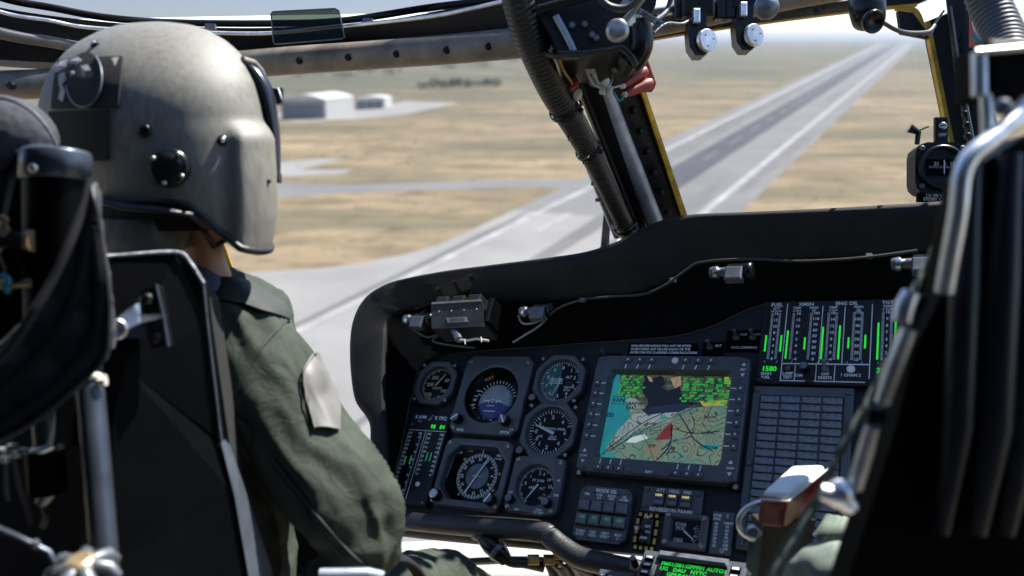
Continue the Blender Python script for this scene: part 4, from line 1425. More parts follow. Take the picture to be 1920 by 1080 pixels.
md = thing('moving_map_display', 'large multifunction display showing a coloured moving map', 'display', PM @ Matrix.Translation((.011, 0, 0)))
bezel(md, .1275, .101, .006, ('rect', .1015, .0755, .004), .020)
MX = ['map_land', 'map_sea', 'map_rough', 'map_pale', 'map_green', 'map_red', 'map_black', 'map_navy', 'map_tan', 'map_yellow', 'map_teal', 'map_white', 'map_dgreen', 'map_dtan']
L_ = MX.index
sm = MB()
W2, H2 = .1005, .0745
sm.add([(-W2, -H2, .006), (W2, -H2, .006), (W2, H2, .006), (-W2, H2, .006)], [(0, 1, 2, 3)], L_('map_land'))
part('map_screen', sm, MX, md)


def S(fx, fy, lay):
    """screen point: fx, fy from the top left corner, 0..1"""
    return V((-W2 + 2 * W2 * fx, H2 - 2 * H2 * fy, .006 + .00012 * lay))


ov = MB()


def patch(pts, lay, mat):
    ov.add([S(x, y, lay) for x, y in pts], [tuple(range(len(pts)))], L_(mat))


def road(pts, wd, lay, mat):
    pts = catmull(pts, 6)
    for (a0, b0), (a1, b1) in zip(pts, pts[1:]):
        p, q_ = S(a0, b0, lay), S(a1, b1, lay)
        ov.line2(p.x, p.y, q_.x, q_.y, wd, p.z, L_(mat))


patch([(0, 0), (.20, 0), (.19, .22), (.20, .45), (.22, .50), (.20, .60), (.12, .72), (.08, .82), (.05, .96), (0, 1)], 1, 'map_sea')
patch([(.17, .25), (.30, .22), (.32, .36), (.22, .45), (.15, .42)], 1, 'map_pale')
patch([(.25, .47), (.45, .40), (.60, .42), (.55, .55), (.35, .62), (.20, .75), (.10, .82), (.14, .66)], 1, 'map_pale')
patch([(.06, 0), (1, 0), (1, .34), (.82, .36), (.60, .40), (.34, .40), (.24, .30), (.10, .27)], 2, 'map_rough')
patch([(.27, .02), (.36, .05), (.42, .02), (.47, .10), (.44, .16), (.50, .20), (.58, .14), (.62, .20), (.66, .30), (.78, .31), (.70, .36), (.60, .40), (.50, .42), (.32, .43), (.35, .36), (.34, .30), (.30, .24), (.26, .16), (.29, .09)], 3, 'map_black')
patch([(.30, .42), (.45, .37), (.66, .33), (.70, .36), (.62, .43), (.50, .45), (.36, .48)], 4, 'map_navy')
patch([(.50, .05), (.58, .02), (.60, .12), (.55, .17), (.52, .10)], 4, 'map_tan')
patch([(.30, .03), (.34, .04), (.36, .10), (.33, .09)], 4, 'map_tan')
patch([(.50, .66), (.56, .55), (.59, .60), (.57, .74), (.45, .76)], 3, 'map_red')
patch([(.40, .80), (.46, .77), (.53, .81), (.52, .88), (.47, .94), (.41, .92), (.38, .86)], 2, 'map_dtan')
patch([(.26, .74), (.36, .70), (.40, .74), (.30, .80), (.22, .80)], 3, 'map_white')
patch([(.76, .30), (.98, .28), (.96, .34), (.80, .36)], 4, 'map_yellow')
patch([(.93, .02), (1, .02), (1, .10), (.94, .10)], 4, 'map_yellow')
patch([(.84, .77), (.96, .76), (.95, .82), (.83, .83)], 3, 'map_teal')
patch([(0, .94), (.15, .93), (.16, 1), (0, 1)], 3, 'map_teal')
rr = random.Random(12)
for bx, by, n_, w_ in ((.08, .03, 8, .20), (.61, .04, 9, .36)):
    for k in range(n_):
        y = by + k * .032
        x = bx + rr.uniform(-.01, .01)
        while x < bx + w_:
            d = rr.uniform(.012, .05)
            hh = rr.choice((.018, .022, .026))
            patch([(x, y + rr.uniform(0, .004)), (x + d, y - .002), (x + d, y + hh), (x, y + hh + .002)], 5, 'map_green' if rr.random() < .8 else 'map_dgreen')
            if rr.random() < .5:
                patch([(x + d * .2, y + hh * .3), (x + d * .8, y + hh * .3), (x + d * .8, y + hh * .5), (x + d * .2, y + hh * .5)], 6, 'map_black')
            x += d + rr.choice((.004, .008, .02, .035))
for pts, wd, mt in (([(.02, .98), (.15, .80), (.33, .58), (.48, .46), (.62, .36), (.80, .26)], .0016, 'map_navy'), ([(.05, .95), (.22, .78), (.42, .60), (.56, .50), (.72, .38)], .0012, 'map_navy'),
                    ([(.10, .92), (.20, .80), (.36, .58)], .0010, 'map_black'), ([(.28, .60), (.40, .80), (.48, .98)], .0010, 'map_navy'), ([(.54, .40), (.55, .20), (.56, .05)], .0008, 'map_navy'),
                    ([(.62, .46), (.70, .60), (.78, .74), (.92, .84)], .0020, 'map_navy'), ([(.70, .42), (.75, .58), (.68, .70)], .0014, 'map_navy'), ([(.57, .58), (.58, .80), (.50, .97)], .0022, 'map_black'),
                    ([(.62, .60), (.60, .75), (.54, .98)], .0010, 'map_teal'), ([(.60, .62), (.75, .66), (.95, .62)], .0014, 'map_black'), ([(.48, .60), (.40, .66), (.62, .62)], .0010, 'map_black'),
                    ([(.80, .50), (.84, .60), (.92, .66)], .0010, 'map_black'), ([(.66, .72), (.66, .90), (.80, .96)], .0008, 'map_teal'), ([(.12, .30), (.16, .38), (.20, .44)], .0010, 'map_black'),
                    ([(.52, .86), (.60, .76), (.64, .74)], .0022, 'map_navy'), ([(.88, .30), (.84, .46), (.88, .60), (.80, .74)], .0006, 'map_black')):
    road(pts, wd, 6, mt)
for k in range(7):
    y = .44 + k * .028
    road([(.70 + .01 * k, y), (.80, y - .03 + .01 * k), (.90, y + .02), (.99, y - .04)], .0005, 6, 'map_tan' if k % 2 else 'map_black')


def stext(s_, fx, fy, size, mat, lay=7, ang=0.0):
    p = S(fx, fy, lay)
    ov.text(s_, p.x, p.y, size, p.z, L_(mat), ang=ang)


stext('VAN', .095, .325, .0070, 'map_navy')
for a, b in (((.045, .28), (.145, .28)), ((.145, .28), (.145, .37)), ((.145, .37), (.045, .37)), ((.045, .37), (.045, .28))):
    road([a, b], .0010, 7, 'map_navy')
stext('VAN/94', .23, .36, .0062, 'map_black')
stext('5447', .215, .41, .0062, 'map_black')
stext('000', .035, .50, .0085, 'map_navy')
stext('200', .44, .82, .0055, 'map_black', 8)
stext('Kavak', .41, .575, .0045, 'map_black', 8)
stext('Bahcesi', .86, .47, .0045, 'map_black', 8)
stext('1200', .87, .645, .0042, 'map_black', 8)
stext('STREAM', .885, .80, .0052, 'map_navy', 8)
part('map_overlay', ov, MX, md)
pw_ = MB()
for k in range(2):
    a0 = (k * PI)
for a in range(4):
    ang = a * PI / 2 + .6
    pw_.disc(S(.49, .50, 0).x + .003 * math.cos(ang), S(.49, .50, 0).y + .003 * math.sin(ang), .0022, .0073, 10)
part('own_position_symbol', pw_, 'map_teal', md)
glass(md, 0, .0085, (.101, .075, .004), 'screen_glass')
BUT = MB().box((0, 0, .0016), (.0125, .0088, .0032), 0, None, .001).mesh('key', ['bezel_black'])
BUTV = MB().box((0, 0, .0016), (.0088, .0115, .0032), 0, None, .001).mesh('key_side', ['bezel_black'])


def kmark(a, b, c, d, e, f, g_, h):
    part('key_line', MB().line2(a, b, c, d, .0019, .0204), 'white_print', md)
    part('key_dot', MB().line2(e, f, g_, h, .0026, .0236), 'white_print', md)


for k in range(6):
    x = (-.0755 + k * .0205) if k < 3 else (.022 + (k - 3) * .0205)
    x = x + .004
    part('key', BUT, None, md, loc=(x, .0915, .020))
    kmark(x - .0015, .0845, x - .0035, .0768, x, .0905, x + .001, .0935)
    xb = (-.087 + k * .0172) if k < 3 else (.038 + (k - 3) * .0172)
    part('key', BUT, None, md, loc=(xb, -.0935, .020))
    kmark(xb + .0012, -.0785, xb + .0002, -.0868, xb - .0006, -.0945, xb + .0006, -.0918)
    y = .049 - k * .0185
    part('key', BUTV, None, md, loc=(-.1175, y, .020))
    kmark(-.1115, y + .0005, -.1030, y + .0005, -.1175, y - .0012, -.1165, y + .0016)
    part('key', BUTV, None, md, loc=(.1185, y - .003, .020))
    kmark(.1030, y - .0025, .1115, y - .0025, .1180, y - .0042, .1190, y - .0014)
for x, y, s_ in ((-.1165, -.076, 'CON'), (.1185, .078, 'BRT'), (.1165, -.079, 'GAIN')):
    for d in (1, -1):
        part('rocker_arrow', MB().add([(x - .0034, y + d * .0065, .0204), (x + .0034, y + d * .0065, .0204), (x, y + d * .0123, .0204)], [(0, 1, 2) if d > 0 else (2, 1, 0)]), 'white_print', md)
    part('rocker_lettering', MB().text(s_, x, y, .0034, .0204), 'white_print', md)
part('rocker_lettering', MB().text('DAY', -.004, -.0945, .004, .0217), 'white_print', md)
part('mode_rocker', MB().box((-.004, -.0935, .0207), (.064, .011, .0014), 0, None, .001), 'bezel_black', md)
part('light_sensor', MB().lathe([(.0055, .020), (.0055, .0212), (.0035, .0222)], Matrix.Translation((.0085, .0918, 0)), 18), 'white_print', md)
screws(md, [(-.118, .094), (.118, .093), (-.113, -.094), (.112, -.096), (-.036, -.0935), (.028, -.0935)], .0204, 1.2, True)
for x, y in ((-.124, -.100), (.124, -.101)):
    part('mount_lug', MB().box((x, y, .004), (.014, .010, .008), 0, None, .001), 'panel_black', md)
    part('lug_screw', SCREW, None, md, loc=Matrix.Translation((x, y - .001, .008)) @ Matrix.Scale(1.6, 4))

pl = thing('radio_warning_placard', 'black placard with three lines of white radio warning above the map display', 'placard', pm(1241, 656, .004))
part('plate', MB().box((0, 0, .001), (.118, .022, .002)), 'dial_black', pl)
m_ = MB()
for k, s_ in enumerate(('NON-SECURE RADIOS WILL NOT BE KEYED', 'WHEN USING ANY SECURE RADIO OR THE', 'INTERCOM FOR CLASSIFIED COMMUNICATIONS')):
    m_.text(s_, -.054, .0062 - k * .0062, .0040, .0024, 0, 'L', .92)
part('lettering', m_, 'white_print', pl)


def toggle(parent, x, y, z, s=1.0, tilt=0.5, mat='steel'):
    b_ = part('switch', MB().lathe([(.0055 * s, z), (.0055 * s, z + .003), (.004 * s, z + .005)], Matrix.Translation((x, y, 0)), 10), 'dull_metal', parent)
    part('bat_handle', MB().tube([(x, y, z + .004), (x, y + .008 * s * tilt, z + .018 * s)], [.0016 * s, .0032 * s], 8), mat, b_)


t = thing('dimming_switch_panel', 'pair of dark switches lettered NVG DIMMING right of the warning placard', 'switch panel', pm(1398, 640, .002))
part('plate', MB().box((0, 0, .002), (.060, .036, .004), 0, None, .001), 'dial_black', t)
toggle(t, -.014, .004, .004, 1, .6, 'dull_metal'); toggle(t, .012, .004, .004, 1, .6, 'dull_metal')
part('lettering', MB().text('NVG DIMMING', 0, -.013, .0042, .0043).text('HUD', -.003, .010, .0036, .0043).text('LOWER', .022, .010, .0034, .0043), 'grey_print', t)
t = thing('altitude_switch', 'small dark switch lettered ALT between placard and dimming switches', 'switch', pm(1337, 655, .002))
part('plate', MB().box((0, 0, .0015), (.034, .024, .003), 0, None, .001), 'dial_black', t)
toggle(t, -.004, .001, .003, 1, .5, 'dull_metal')
part('lettering', MB().text('ALT', .009, .005, .0042, .0033), 'white_print', t)
t = thing('display_power_switch', 'silver toggle switch lettered OFF at the upper left corner of the map display', 'switch', pm(1138, 672, .004))
part('plate', MB().box((.006, 0, .0015), (.036, .016, .003), 0, None, .001), 'dial_black', t)
toggle(t, -.002, -.002, .003, 1.1, .9)
part('lettering', MB().text('OFF', .018, .000, .0042, .0033), 'grey_print', t)

# ------------------------------------------------------------------ lower centre
t = thing('mode_select_panel', 'keypad lettered MODE SEL with two rows of four square keys', 'keypad', pm(1134, 968))
part('plate', MB().prism([V((x, y, 0)) for x, y in shape('rect', .043, .042, .008, 32)], (0, 0, .010)), 'bezel_black', t)
KEY = MB().box((0, 0, .0025), (.0185, .0165, .005), 0, None, .0022).mesh('lamp_key', ['button_grey'])
for r_ in range(2):
    for c_ in range(4):
        x, y = -.031 + c_ * .0205, .0105 - r_ * .0215
        part('key_frame', MB().box((x, y, .011), (.0200, .0195, .004), 0, None, .001), 'gloss_black', t)
        k_ = part('lamp_key', KEY, None, t, loc=(x, y, .0125))
        if r_ == 1:
            part('lamp_legend', MB().text(('ON', 'PLT', 'ON', 'ADF')[c_], x + .002, y + .0022, .0040, .0178), 'led_dim', t)
m_ = MB()
m_.text('MODE SEL', 0, .036, .0055, .0103)
for c_, (a, b) in enumerate((('FMS', ''), ('VOR', 'ILS'), ('BACK', 'CRS'), ('FM', 'HOME'))):
    m_.text(a, -.031 + c_ * .0205, .0290, .0036, .0103).text(b, -.031 + c_ * .0205, .0246, .0036, .0103)
for c_, (a, b) in enumerate((('TURN', 'RATE'), ('CRS', 'HDG'), ('VERT', 'GYRO'), ('BRG', '2'))):
    m_.text(a, -.031 + c_ * .0205, -.0285, .0040, .0103).text(b, -.031 + c_ * .0205, -.0335, .0040, .0103)
part('lettering', m_, 'white_print', t)
screws(t, [(-.037, .037), (.038, .036), (-.037, -.037), (.037, -.036), (-.020, .034), (.020, .034), (-.018, -.036), (.018, -.036)], .0102, .9, True)

t = thing('reversion_panel', 'small panel lettered REVERSION PANEL with three lamp keys', 'keypad', pm(1262, 942))
part('plate', MB().box((0, 0, .004), (.092, .039, .008), 0, None, .0015), 'bezel_black', t)
m_ = MB()
for k, s_ in enumerate(('ATT', 'HDG', 'FMS')):
    x = -.0185 + k * .0205
    part('key_frame', MB().box((x, .000, .0085), (.0175, .0205, .003), 0, None, .001), 'gloss_black', t)
    part('lamp_key', MB().box((x, .004, .0115), (.0145, .0085, .005), 0, None, .0015), 'button_grey', t)
    part('lamp_key', MB().box((x, -.005, .0115), (.0145, .0080, .005), 0, None, .0015), 'button_grey', t)
    part('lamp_legend', MB().text('NRM', x, .0050, .0034, .0143), 'led_amber', t)
    m_.text(s_, x, .0140, .0050, .0083)
m_.text('REVERSION PANEL', .002, -.0150, .0056, .0083)
part('lettering', m_, 'white_print', t)
screws(t, [(-.040, .014), (.040, .013), (-.040, -.012), (.040, -.014)], .0082, 1.2, True)

t = thing('guarded_switch', 'toggle switch framed by dashed yellow hazard marks', 'switch', pm(1212, 997))
part('plate', MB().box((0, 0, .001), (.034, .056, .002)), 'dial_black', t)
for k in range(4):
    for (x, y, sx, sy) in ((-.0125 + k * .0085, .0245, .0050, .0055), (-.0125 + k * .0085, -.0245, .0050, .0055)):
        part('hazard_mark', MB().box((x, y, .0022), (sx, sy, .0006)), 'hazard_yellow', t)
for k in range(3):
    for x in (-.0150, .0150):
        part('hazard_mark', MB().box((x, .013 - k * .013, .0022), (.0045, .0092, .0006)), 'hazard_yellow', t)
part('guard_block', MB().box((.002, -.001, .006), (.018, .038, .010), 0, None, .002), 'gloss_black', t)
part('bat_handle', MB().tube([(-.005, -.002, .010), (-.005, .001, .024), (-.004, -.004, .030)], [.002, .0035, .0035], 8), 'steel', t)
part('lettering', MB().text('OFF', .002, .0185, .0040, .0115).text('TEST', .005, .005, .0032, .0115).text('ARM', .001, -.012, .0040, .0115).text('ON', .006, -.003, .0032, .0115), 'white_print', t)

t = thing('stabilator_indicator', 'small square gauge lettered STAB POS DEG with a white needle', 'gauge', pm(1287, 998))
bezel(t, .033, .025, .002, ('rect', .0215, .0165, .001), .010)
dial(t, 0, .002, 'dial_black', (.0215, .0165, .001))
m_ = MB().text('STAB', -.009, .010, .0050, .0026).text('POS', -.009, .004, .0050, .0026).text('DEG', -.010, -.013, .0050, .0026)
for k in range(8):
    a = rad(-45 + 12 * k)
    m_.line2(.001 + .016 * math.cos(a), -.002 + .016 * math.sin(a), .001 + .019 * math.cos(a), -.002 + .019 * math.sin(a), .0008, .0026)
for s_, a in (('40', -40), ('20', -12), ('0', 14), ('10', 36)):
    m_.text(s_, .001 + .0135 * math.cos(rad(a)), -.002 + .0135 * math.sin(rad(a)), .0030, .0026)
part('dial_markings', m_, 'white_print', t)
needle(t, .001, -.002, -36, -.004, .015, .0016, .0009, .004)
glass(t, 0, .006, (.021, .016, .001))
screws(t, [(-.027, .0195), (.027, .0195), (-.027, -.0195), (.027, -.0195)], .0102, 1.3)

t = thing('airspeed_limit_placard', 'narrow dark placard with two columns of tiny white figures', 'placard', pm(1356, 1002))
part('plate', MB().box((0, 0, .004), (.030, .060, .008), 0, None, .001), 'bezel_black', t)
m_ = MB().text('STAB', -.009, .024, .0036, .0083).text('KIAS', -.009, .019, .0036, .0083).text('LIMITS', .008, .014, .0032, .0083)
for k in range(7):
    m_.text(str(40 - 5 * k), -.009, .012 - k * .0052, .0036, .0083).text(str(45 + 18 * k), .007, .009 - k * .0052, .0036, .0083)
part('lettering', m_, 'white_print', t)
screws(t, [(.006, .024), (.003, -.026)], .0082, 1.2)

# flight management display at the bottom edge: it lies flatter than the panel
cM = PM @ Matrix.Translation((*pp(1284, 1104, .055), .055)) @ Matrix.Rotation(rad(-24), 4, 'X')
t = thing('flight_management_unit', 'keyboard display unit with glowing green text at the bottom edge', 'display', cM)
part('case', MB().box((0, 0, -.012), (.146, .110, .024), 0, None, .002), 'bezel_black', t)
part('screen_shade', MB().box((0, .0465, .003), (.098, .012, .010), 0, None, .003), 'button_grey', t)
part('screen', MB().box((0, .004, .0006), (.094, .072, .001)), 'gloss_black', t)
m_ = MB()
rows = ['FMS1/381:GPPF01 AUTO1', 'UG   DAU   NTTC', '     GPS:RAN:TOM       >', 'UG  UFF/GPS', '    TO TERRAIN 11 .  >', ' NAV   ARM   LEG 04']
for k, s_ in enumerate(rows):
    m_.text(s_.strip(), (-.042 if k in (0, 1, 3) else -.030), .0345 - k * .0082, .0058, .0014, 0, 'L', 1.0)
for s_, x, k in (('>', .041, 2), ('2', .041, 4)):
    m_.text(s_, x, .0345 - k * .0082, .006, .0014)
part('green_text', m_, 'led_green', t)
for s1 in (-1, 1):
    for k in range(5):
        b_ = part('line_key', MB().box((s1 * .0605, .040 - k * .0125, .0015), (.0135, .0075, .005), 0, None, .0012), 'gloss_black', t)
        part('key_mark', MB().box((s1 * .0605, .040 - k * .0125, .0042), (.0090, .0036, .0003)), 'white_print', b_)
knob(t, -.080, .028, .0055, .016, -.004)
t2 = thing('side_key_panel', 'dark key panel with white marks right of the green text display', 'keypad', cM @ Matrix.Translation((.112, .004, -.004)))
part('plate', MB().box((0, 0, -.008), (.066, .100, .016), 0, None, .002), 'panel_black', t2)
for (x, y) in ((-.022, .036), (-.020, .024), (-.006, .044), (.006, .046), (-.004, .030), (-.008, .018)):
    part('key', MB().box((x, y, .001), (.011, .006, .004), 0, None, .001), 'gloss_black', t2)
    part('key_mark', MB().box((x, y, .0032), (.007, .003, .0003)), 'white_print', t2)
part('guard_bar', MB().tube([(.016, .046, .006), (.010, .020, .006), (.002, -.02, .006)], .0026, 8), 'steel', t2)
t3 = thing('left_key_strip', 'white-marked keys on a strip at the left foot of the green display', 'keypad', cM @ Matrix.Translation((-.104, -.014, -.004)))
part('plate', MB().box((0, 0, -.008), (.052, .060, .016), 0, None, .002), 'bezel_black', t3)
for k in range(4):
    part('key', MB().box((-.016 + k * .0115, .018 - k * .002, .001), (.009, .007, .004), 0, None, .001), 'gloss_black', t3)
    part('key_mark', MB().box((-.016 + k * .0115, .018 - k * .002, .0032), (.006, .0036, .0003)), 'white_print', t3)

# ------------------------------------------------------------------ engine instruments and caution panel on the right
t = thing('engine_instrument_display', 'wide vertical-scale display with green light bars headed FUEL, XMSN, ENG OIL', 'gauge', PM @ Matrix.Translation((.246, .131, 0)))
part('plate', MB().box((.03, 0, .006), (.258, .142, .012), 0, None, .0015), 'panel_black', t)
m_ = MB()
CX = [-.080, -.047, -.022, .006, .042, .080, .110]
for s_, x, y, h in (('FUEL', -.078, .064, .0058), ('XMSN', -.034, .064, .0058), ('ENG OIL', .025, .064, .0058), ('TGT', .082, .064, .0058), ('QTY', -.078, .0575, .0036), ('LB X100', -.078, .0525, .0032), ('TEMP', -.047, .0575, .0036), ('PRESS', -.022, .0575, .0036),
                    ('C X10', -.047, .0525, .0032), ('PSI', -.022, .0525, .0032), ('TEMP', .006, .0575, .0036), ('C X10', .006, .0525, .0032), ('PRESS', .042, .0575, .0036), ('PSI', .042, .0525, .0032), ('TEMP', .082, .0575, .0036), ('C X100', .082, .0525, .0032)):
    m_.text(s_, x, y, h, .0124)
y0, y1 = -.030, .048
for x, labs, sides in ((-.078, ['0', '2', '4', '6', '8', '10', '12', '14'], (-1, 1)), (-.050, ['-4', '0', '4', '6', '8', '10', '12', '16'], (1,)), (-.024, ['0', '20', '30', '40', '50', '60', '70', '110', '190'], (1,)), (.006, ['-4', '0', '4', '8', '10', '12', '14', '18'], (-1, 1)), (.042, ['12', '20', '30', '50', '70', '90', '100', '170'], (-1, 1)), (.082, ['0', '2', '4', '6', '7', '8', '9', '10'], (-1, 1))):
    for s1 in sides:
        x_ = x + (.0075 if len(sides) == 2 else -.003) * s1
        for k in range(41):
            y = y0 + (y1 - y0) * k / 40
            m_.line2(x_, y, x_ - s1 * (.0036 if len(sides) == 2 else -.0036), y, .0008, .0124)
    for k, s_ in enumerate(labs):
        y = y0 + (y1 - y0) * k / (len(labs) - 1)
        m_.text(s_, x + (0 if len(sides) == 2 else .006), y, .0046, .0124)
for x, ya, yb in ((-.062, -.038, .066), (-.009, -.038, .060), (.023, -.038, .058), (.061, -.066, .062), (.104, -.060, .070)):
    m_.line2(x, ya, x, yb, .0013, .0124)
m_.line2(-.0625, -.038, .0615, -.038, .0018, .0124)
m_.line2(-.0625, -.066, .056, -.066, .0014, .0124)
m_.line2(-.062, -.066, -.062, -.038, .0014, .0124)
for x in (-.042, -.012, .014):
    m_.line2(x, -.066, x, -.040, .0011, .0124)
for s_, x, y in (('MAIN', -.084, -.055), ('FUEL', -.084, -.061), ('LAMP', -.052, -.054), ('TEST', -.052, -.060), ('DIM', -.036, -.057), ('OFF', .001, -.054), ('DIGITS', .001, -.060), ('1 CHAN 2', .036, -.055), ('1 TGT 2', .088, -.062)):
    m_.text(s_, x, y, .0044, .0124)
for x in (-.088, -.070, -.048, -.010, .003, .030, .050, .072, .092):
    m_.line2(x - .0008, -.0365, x + .0008, -.0335, .0008, .0124)
part('lettering', m_, 'white_print', t)
for x, ya, yb, lit in ((-.0895, y0, y1, (-.018, .010)), (-.0665, y0, y1, (-.018, .010)), (-.0575, y0, y1, (-.030, .018)), (-.0315, y0, y1, (-.014, .006)), (-.0065, y0, y1, (-.030, .024)), (.0175, y0, y1, (-.030, .026)), (.0305, y0, y1, (-.012, .006)), (.0535, y0, y1, (-.012, .010)), (.0705, y0, y1, (-.030, .030)), (.0935, y0, y1, (-.028, .032))):
    part('light_slot', MB().box((x, (ya + yb) / 2, .0121), (.0042, yb - ya, .0006)), 'gloss_black', t)
    part('light_bar', MB().box((x, (lit[0] + lit[1]) / 2, .0126), (.0026, lit[1] - lit[0], .0005)), 'led_green', t)
part('number_window', MB().box((-.080, -.047, .0121), (.028, .011, .0006)), 'gloss_black', t)
part('number_window', MB().box((.086, -.047, .0121), (.040, .011, .0006)), 'gloss_black', t)
part('digits', MB().text('1580', -.080, -.047, .0078, .0127).text('396  6', .084, -.047, .0078, .0127), 'led_green', t)
part('lamp', MB().lathe([(.0042, .012), (.0042, .0145), (.002, .016)], Matrix.Translation((-.052, -.046, 0)), 12), 'dull_metal', t)
knob(t, -.028, -.046, .0070, .012, .012)
toggle(t, .001, -.047, .012, 1.0, .9)
part('push_button', MB().lathe([(.0058, .012), (.0058, .0145), (.0045, .0155)], Matrix.Translation((.036, -.046, 0)), 16), 'white_print', t)
for x, y in ((-.020, -.066), (.066, -.065), (-.094, -.066)):
    part('mount_stud', MB().lathe([(.0058, .011), (.0058, .0145), (.0035, .016)], Matrix.Translation((x, y, 0)), 12), 'gloss_black', t)

t = thing('caution_panel', 'tall annunciator panel of four columns of unlit grey caution tiles', 'annunciator', PM @ Matrix.Translation((.216, -.066, 0)))
part('frame_plate', MB().box((0, 0, .005), (.142, .246, .010), 0, None, .0015), 'bezel_black', t)
part('tile_bed', MB().box((0, -.002, .0103), (.120, .220, .0008)), 'gloss_black', t)
TILE = MB().box((0, 0, .0017), (.0265, .0098, .0034), 0, None, .0012).mesh('caution_tile', ['tile_grey'])
for c_ in range(4):
    for r_ in range(18):
        part('caution_tile', TILE, None, t, loc=(-.044 + c_ * .0293, .1005 - r_ * .0120, .0104))
for c_ in range(3):
    part('divider', MB().box((-.0293 + c_ * .0293, -.002, .0118), (.0010, .218, .0022)), 'bezel_black', t)
screws(t, [(-.065, .116), (.064, .115), (-.065, .0), (-.065, -.115)], .0102, 1.4, True)

# ------------------------------------------------------------------ things under the hood
def hood_light(label, px, py, w, tilt=0.0, s=1.0):
    t = thing('panel_floodlight', label, 'lamp', pm(px, py, w) @ Matrix.Rotation(tilt, 4, 'Z') @ Matrix.Scale(s, 4), 'floodlights under the glare hood')
    R90 = Matrix.Rotation(PI / 2, 4, 'Y')
    part('barrel', MB().lathe([(.008, -.030), (.0095, -.026), (.0095, -.018), (.007, -.017), (.0078, -.010), (.0078, 0)], R90, 16), 'dull_metal', t)
    part('connector_ring', MB().lathe([(.0098, -.024), (.0102, -.021), (.0098, -.018)], R90, 16, cap=(False, False)), 'steel', t)
    part('shade_body', MB().lathe([(.012, -.002), (.0125, .004), (.0125, .026), (.0135, .028), (.0135, .034), (.010, .036)], R90, 20), 'gloss_black', t)
    part('bracket', MB().box((.010, -.010, .008), (.026, .022, .016), 0, None, .002), 'dull_metal', t)
    return t


hood_light('small floodlight under the hood at its far left corner', 783, 600, .085, rad(-2))
hood_light('small floodlight with bright connector right of the under-hood box', 1005, 584, .085, rad(2))
hood_light('small floodlight under the centre of the hood beside the cable', 1368, 510, .10, rad(0))
hood_light('small dark floodlight under the hood beside the right seat', 1716, 494, .10, rad(0))
bx = thing('electronics_box', 'black electronics box with finned top and data plate under the hood', 'electronics box', pm(880, 612, .065) @ Matrix.Rotation(rad(2), 4, 'Z'))
part('case', MB().prism([(-.058, .020, 0), (.050, .020, 0), (.066, -.030, 0), (-.042, -.030, 0)][::-1], (0, 0, .05)), 'box_brown', bx)
for k in range(3):
    part('fin', MB().box((-.038 + k * .034, .0285, .030), (.026, .016, .040), 0, None, .002), 'box_brown', bx)
part('fin_rail', MB().box((-.004, .0215, .051), (.104, .004, .003)), 'placard_grey', bx)
m_ = MB().prism([(-.016, -.010, .0502), (.026, -.010, .0502), (.032, -.020, .0502), (-.010, -.020, .0502)][::-1], (0, 0, .0012))
pl_ = part('data_plate', m_, 'placard_grey', bx)
part('plate_print', MB().text('CONTROL UNIT', .007, -.0135, .0030, .0518).text('28 VDC  NO 0412', .009, -.0175, .0026, .0518), 'gloss_black', pl_)
for k in range(4):
    part('screw', SCREW, None, bx, loc=Matrix.Translation((-.036 + k * .026, .004, .0502)) @ Matrix.Scale(.8, 4))
part('connector', MB().tube([(-.002, -.026, .035), (.010, -.040, .042), (.020, -.052, .046)], [.0085, .0080, .0065], 12), 'dull_metal', bx)
part('lead', MB().tube([V((.020, -.052, .046)), V((.034, -.053, .044)), V((.050, -.048, .04)), V((.072, -.050, .035))], .0022, 8), 'wire_cream', bx)
for x, y in ((.030, -.055), (.062, -.052)):
    part('tie_tail', MB().tube([V((x, y + .004, .046)), V((x + .004, y - .006, .046))], .0012, 6), 'wire_cream', bx)
part('end_bracket', MB().box((.066, .004, .030), (.010, .046, .040), 0, None, .002), 'gloss_black', bx)

cb = thing('hood_cable', 'thin dark cable clipped along the underside lip of the hood', 'cable', pm(1100, 560, .12))
pts = [(1030, 590, .09), (1056, 574, .10), (1095, 562, .12), (1150, 556, .125), (1205, 552, .13), (1245, 536, .132), (1285, 508, .132), (1315, 492, .132), (1400, 486, .132), (1500, 490, .13), (1610, 484, .13), (1720, 470, .13)]
part('cable', MB().tube([pw(x, y, w) for x, y, w in catmull(pts, 6)], .0022, 8), 'wire_black', cb, world=True)
for x, y in ((1092, 563), (1262, 525), (1630, 480)):
    part('clip', MB().box(pw(x, y, .128), (.008, .006, .006), 0, PM.to_3x3()), 'dull_metal', cb, world=True)
cb = thing('floodlight_lead', 'thin looping lead hanging between left floodlight and electronics box', 'cable', pm(820, 630, .08))
part('lead', MB().tube([pw(x, y, w) for x, y, w in catmull([(775, 618, .08), (800, 632, .08), (822, 628, .08), (812, 640, .08), (850, 648, .075), (890, 652, .07)], 6)], .0020, 6), 'hose_grey', cb, world=True)
cb = thing('box_lead', 'pale looping lead from the right floodlight to the electronics box', 'cable', pm(990, 620, .08))
part('lead', MB().tube([pw(x, y, w) for x, y, w in catmull([(972, 592, .085), (980, 606, .085), (1000, 606, .085), (1025, 596, .085), (1010, 612, .08), (985, 628, .075), (962, 642, .07)], 6)], .0020, 6), 'placard_grey', cb, world=True)

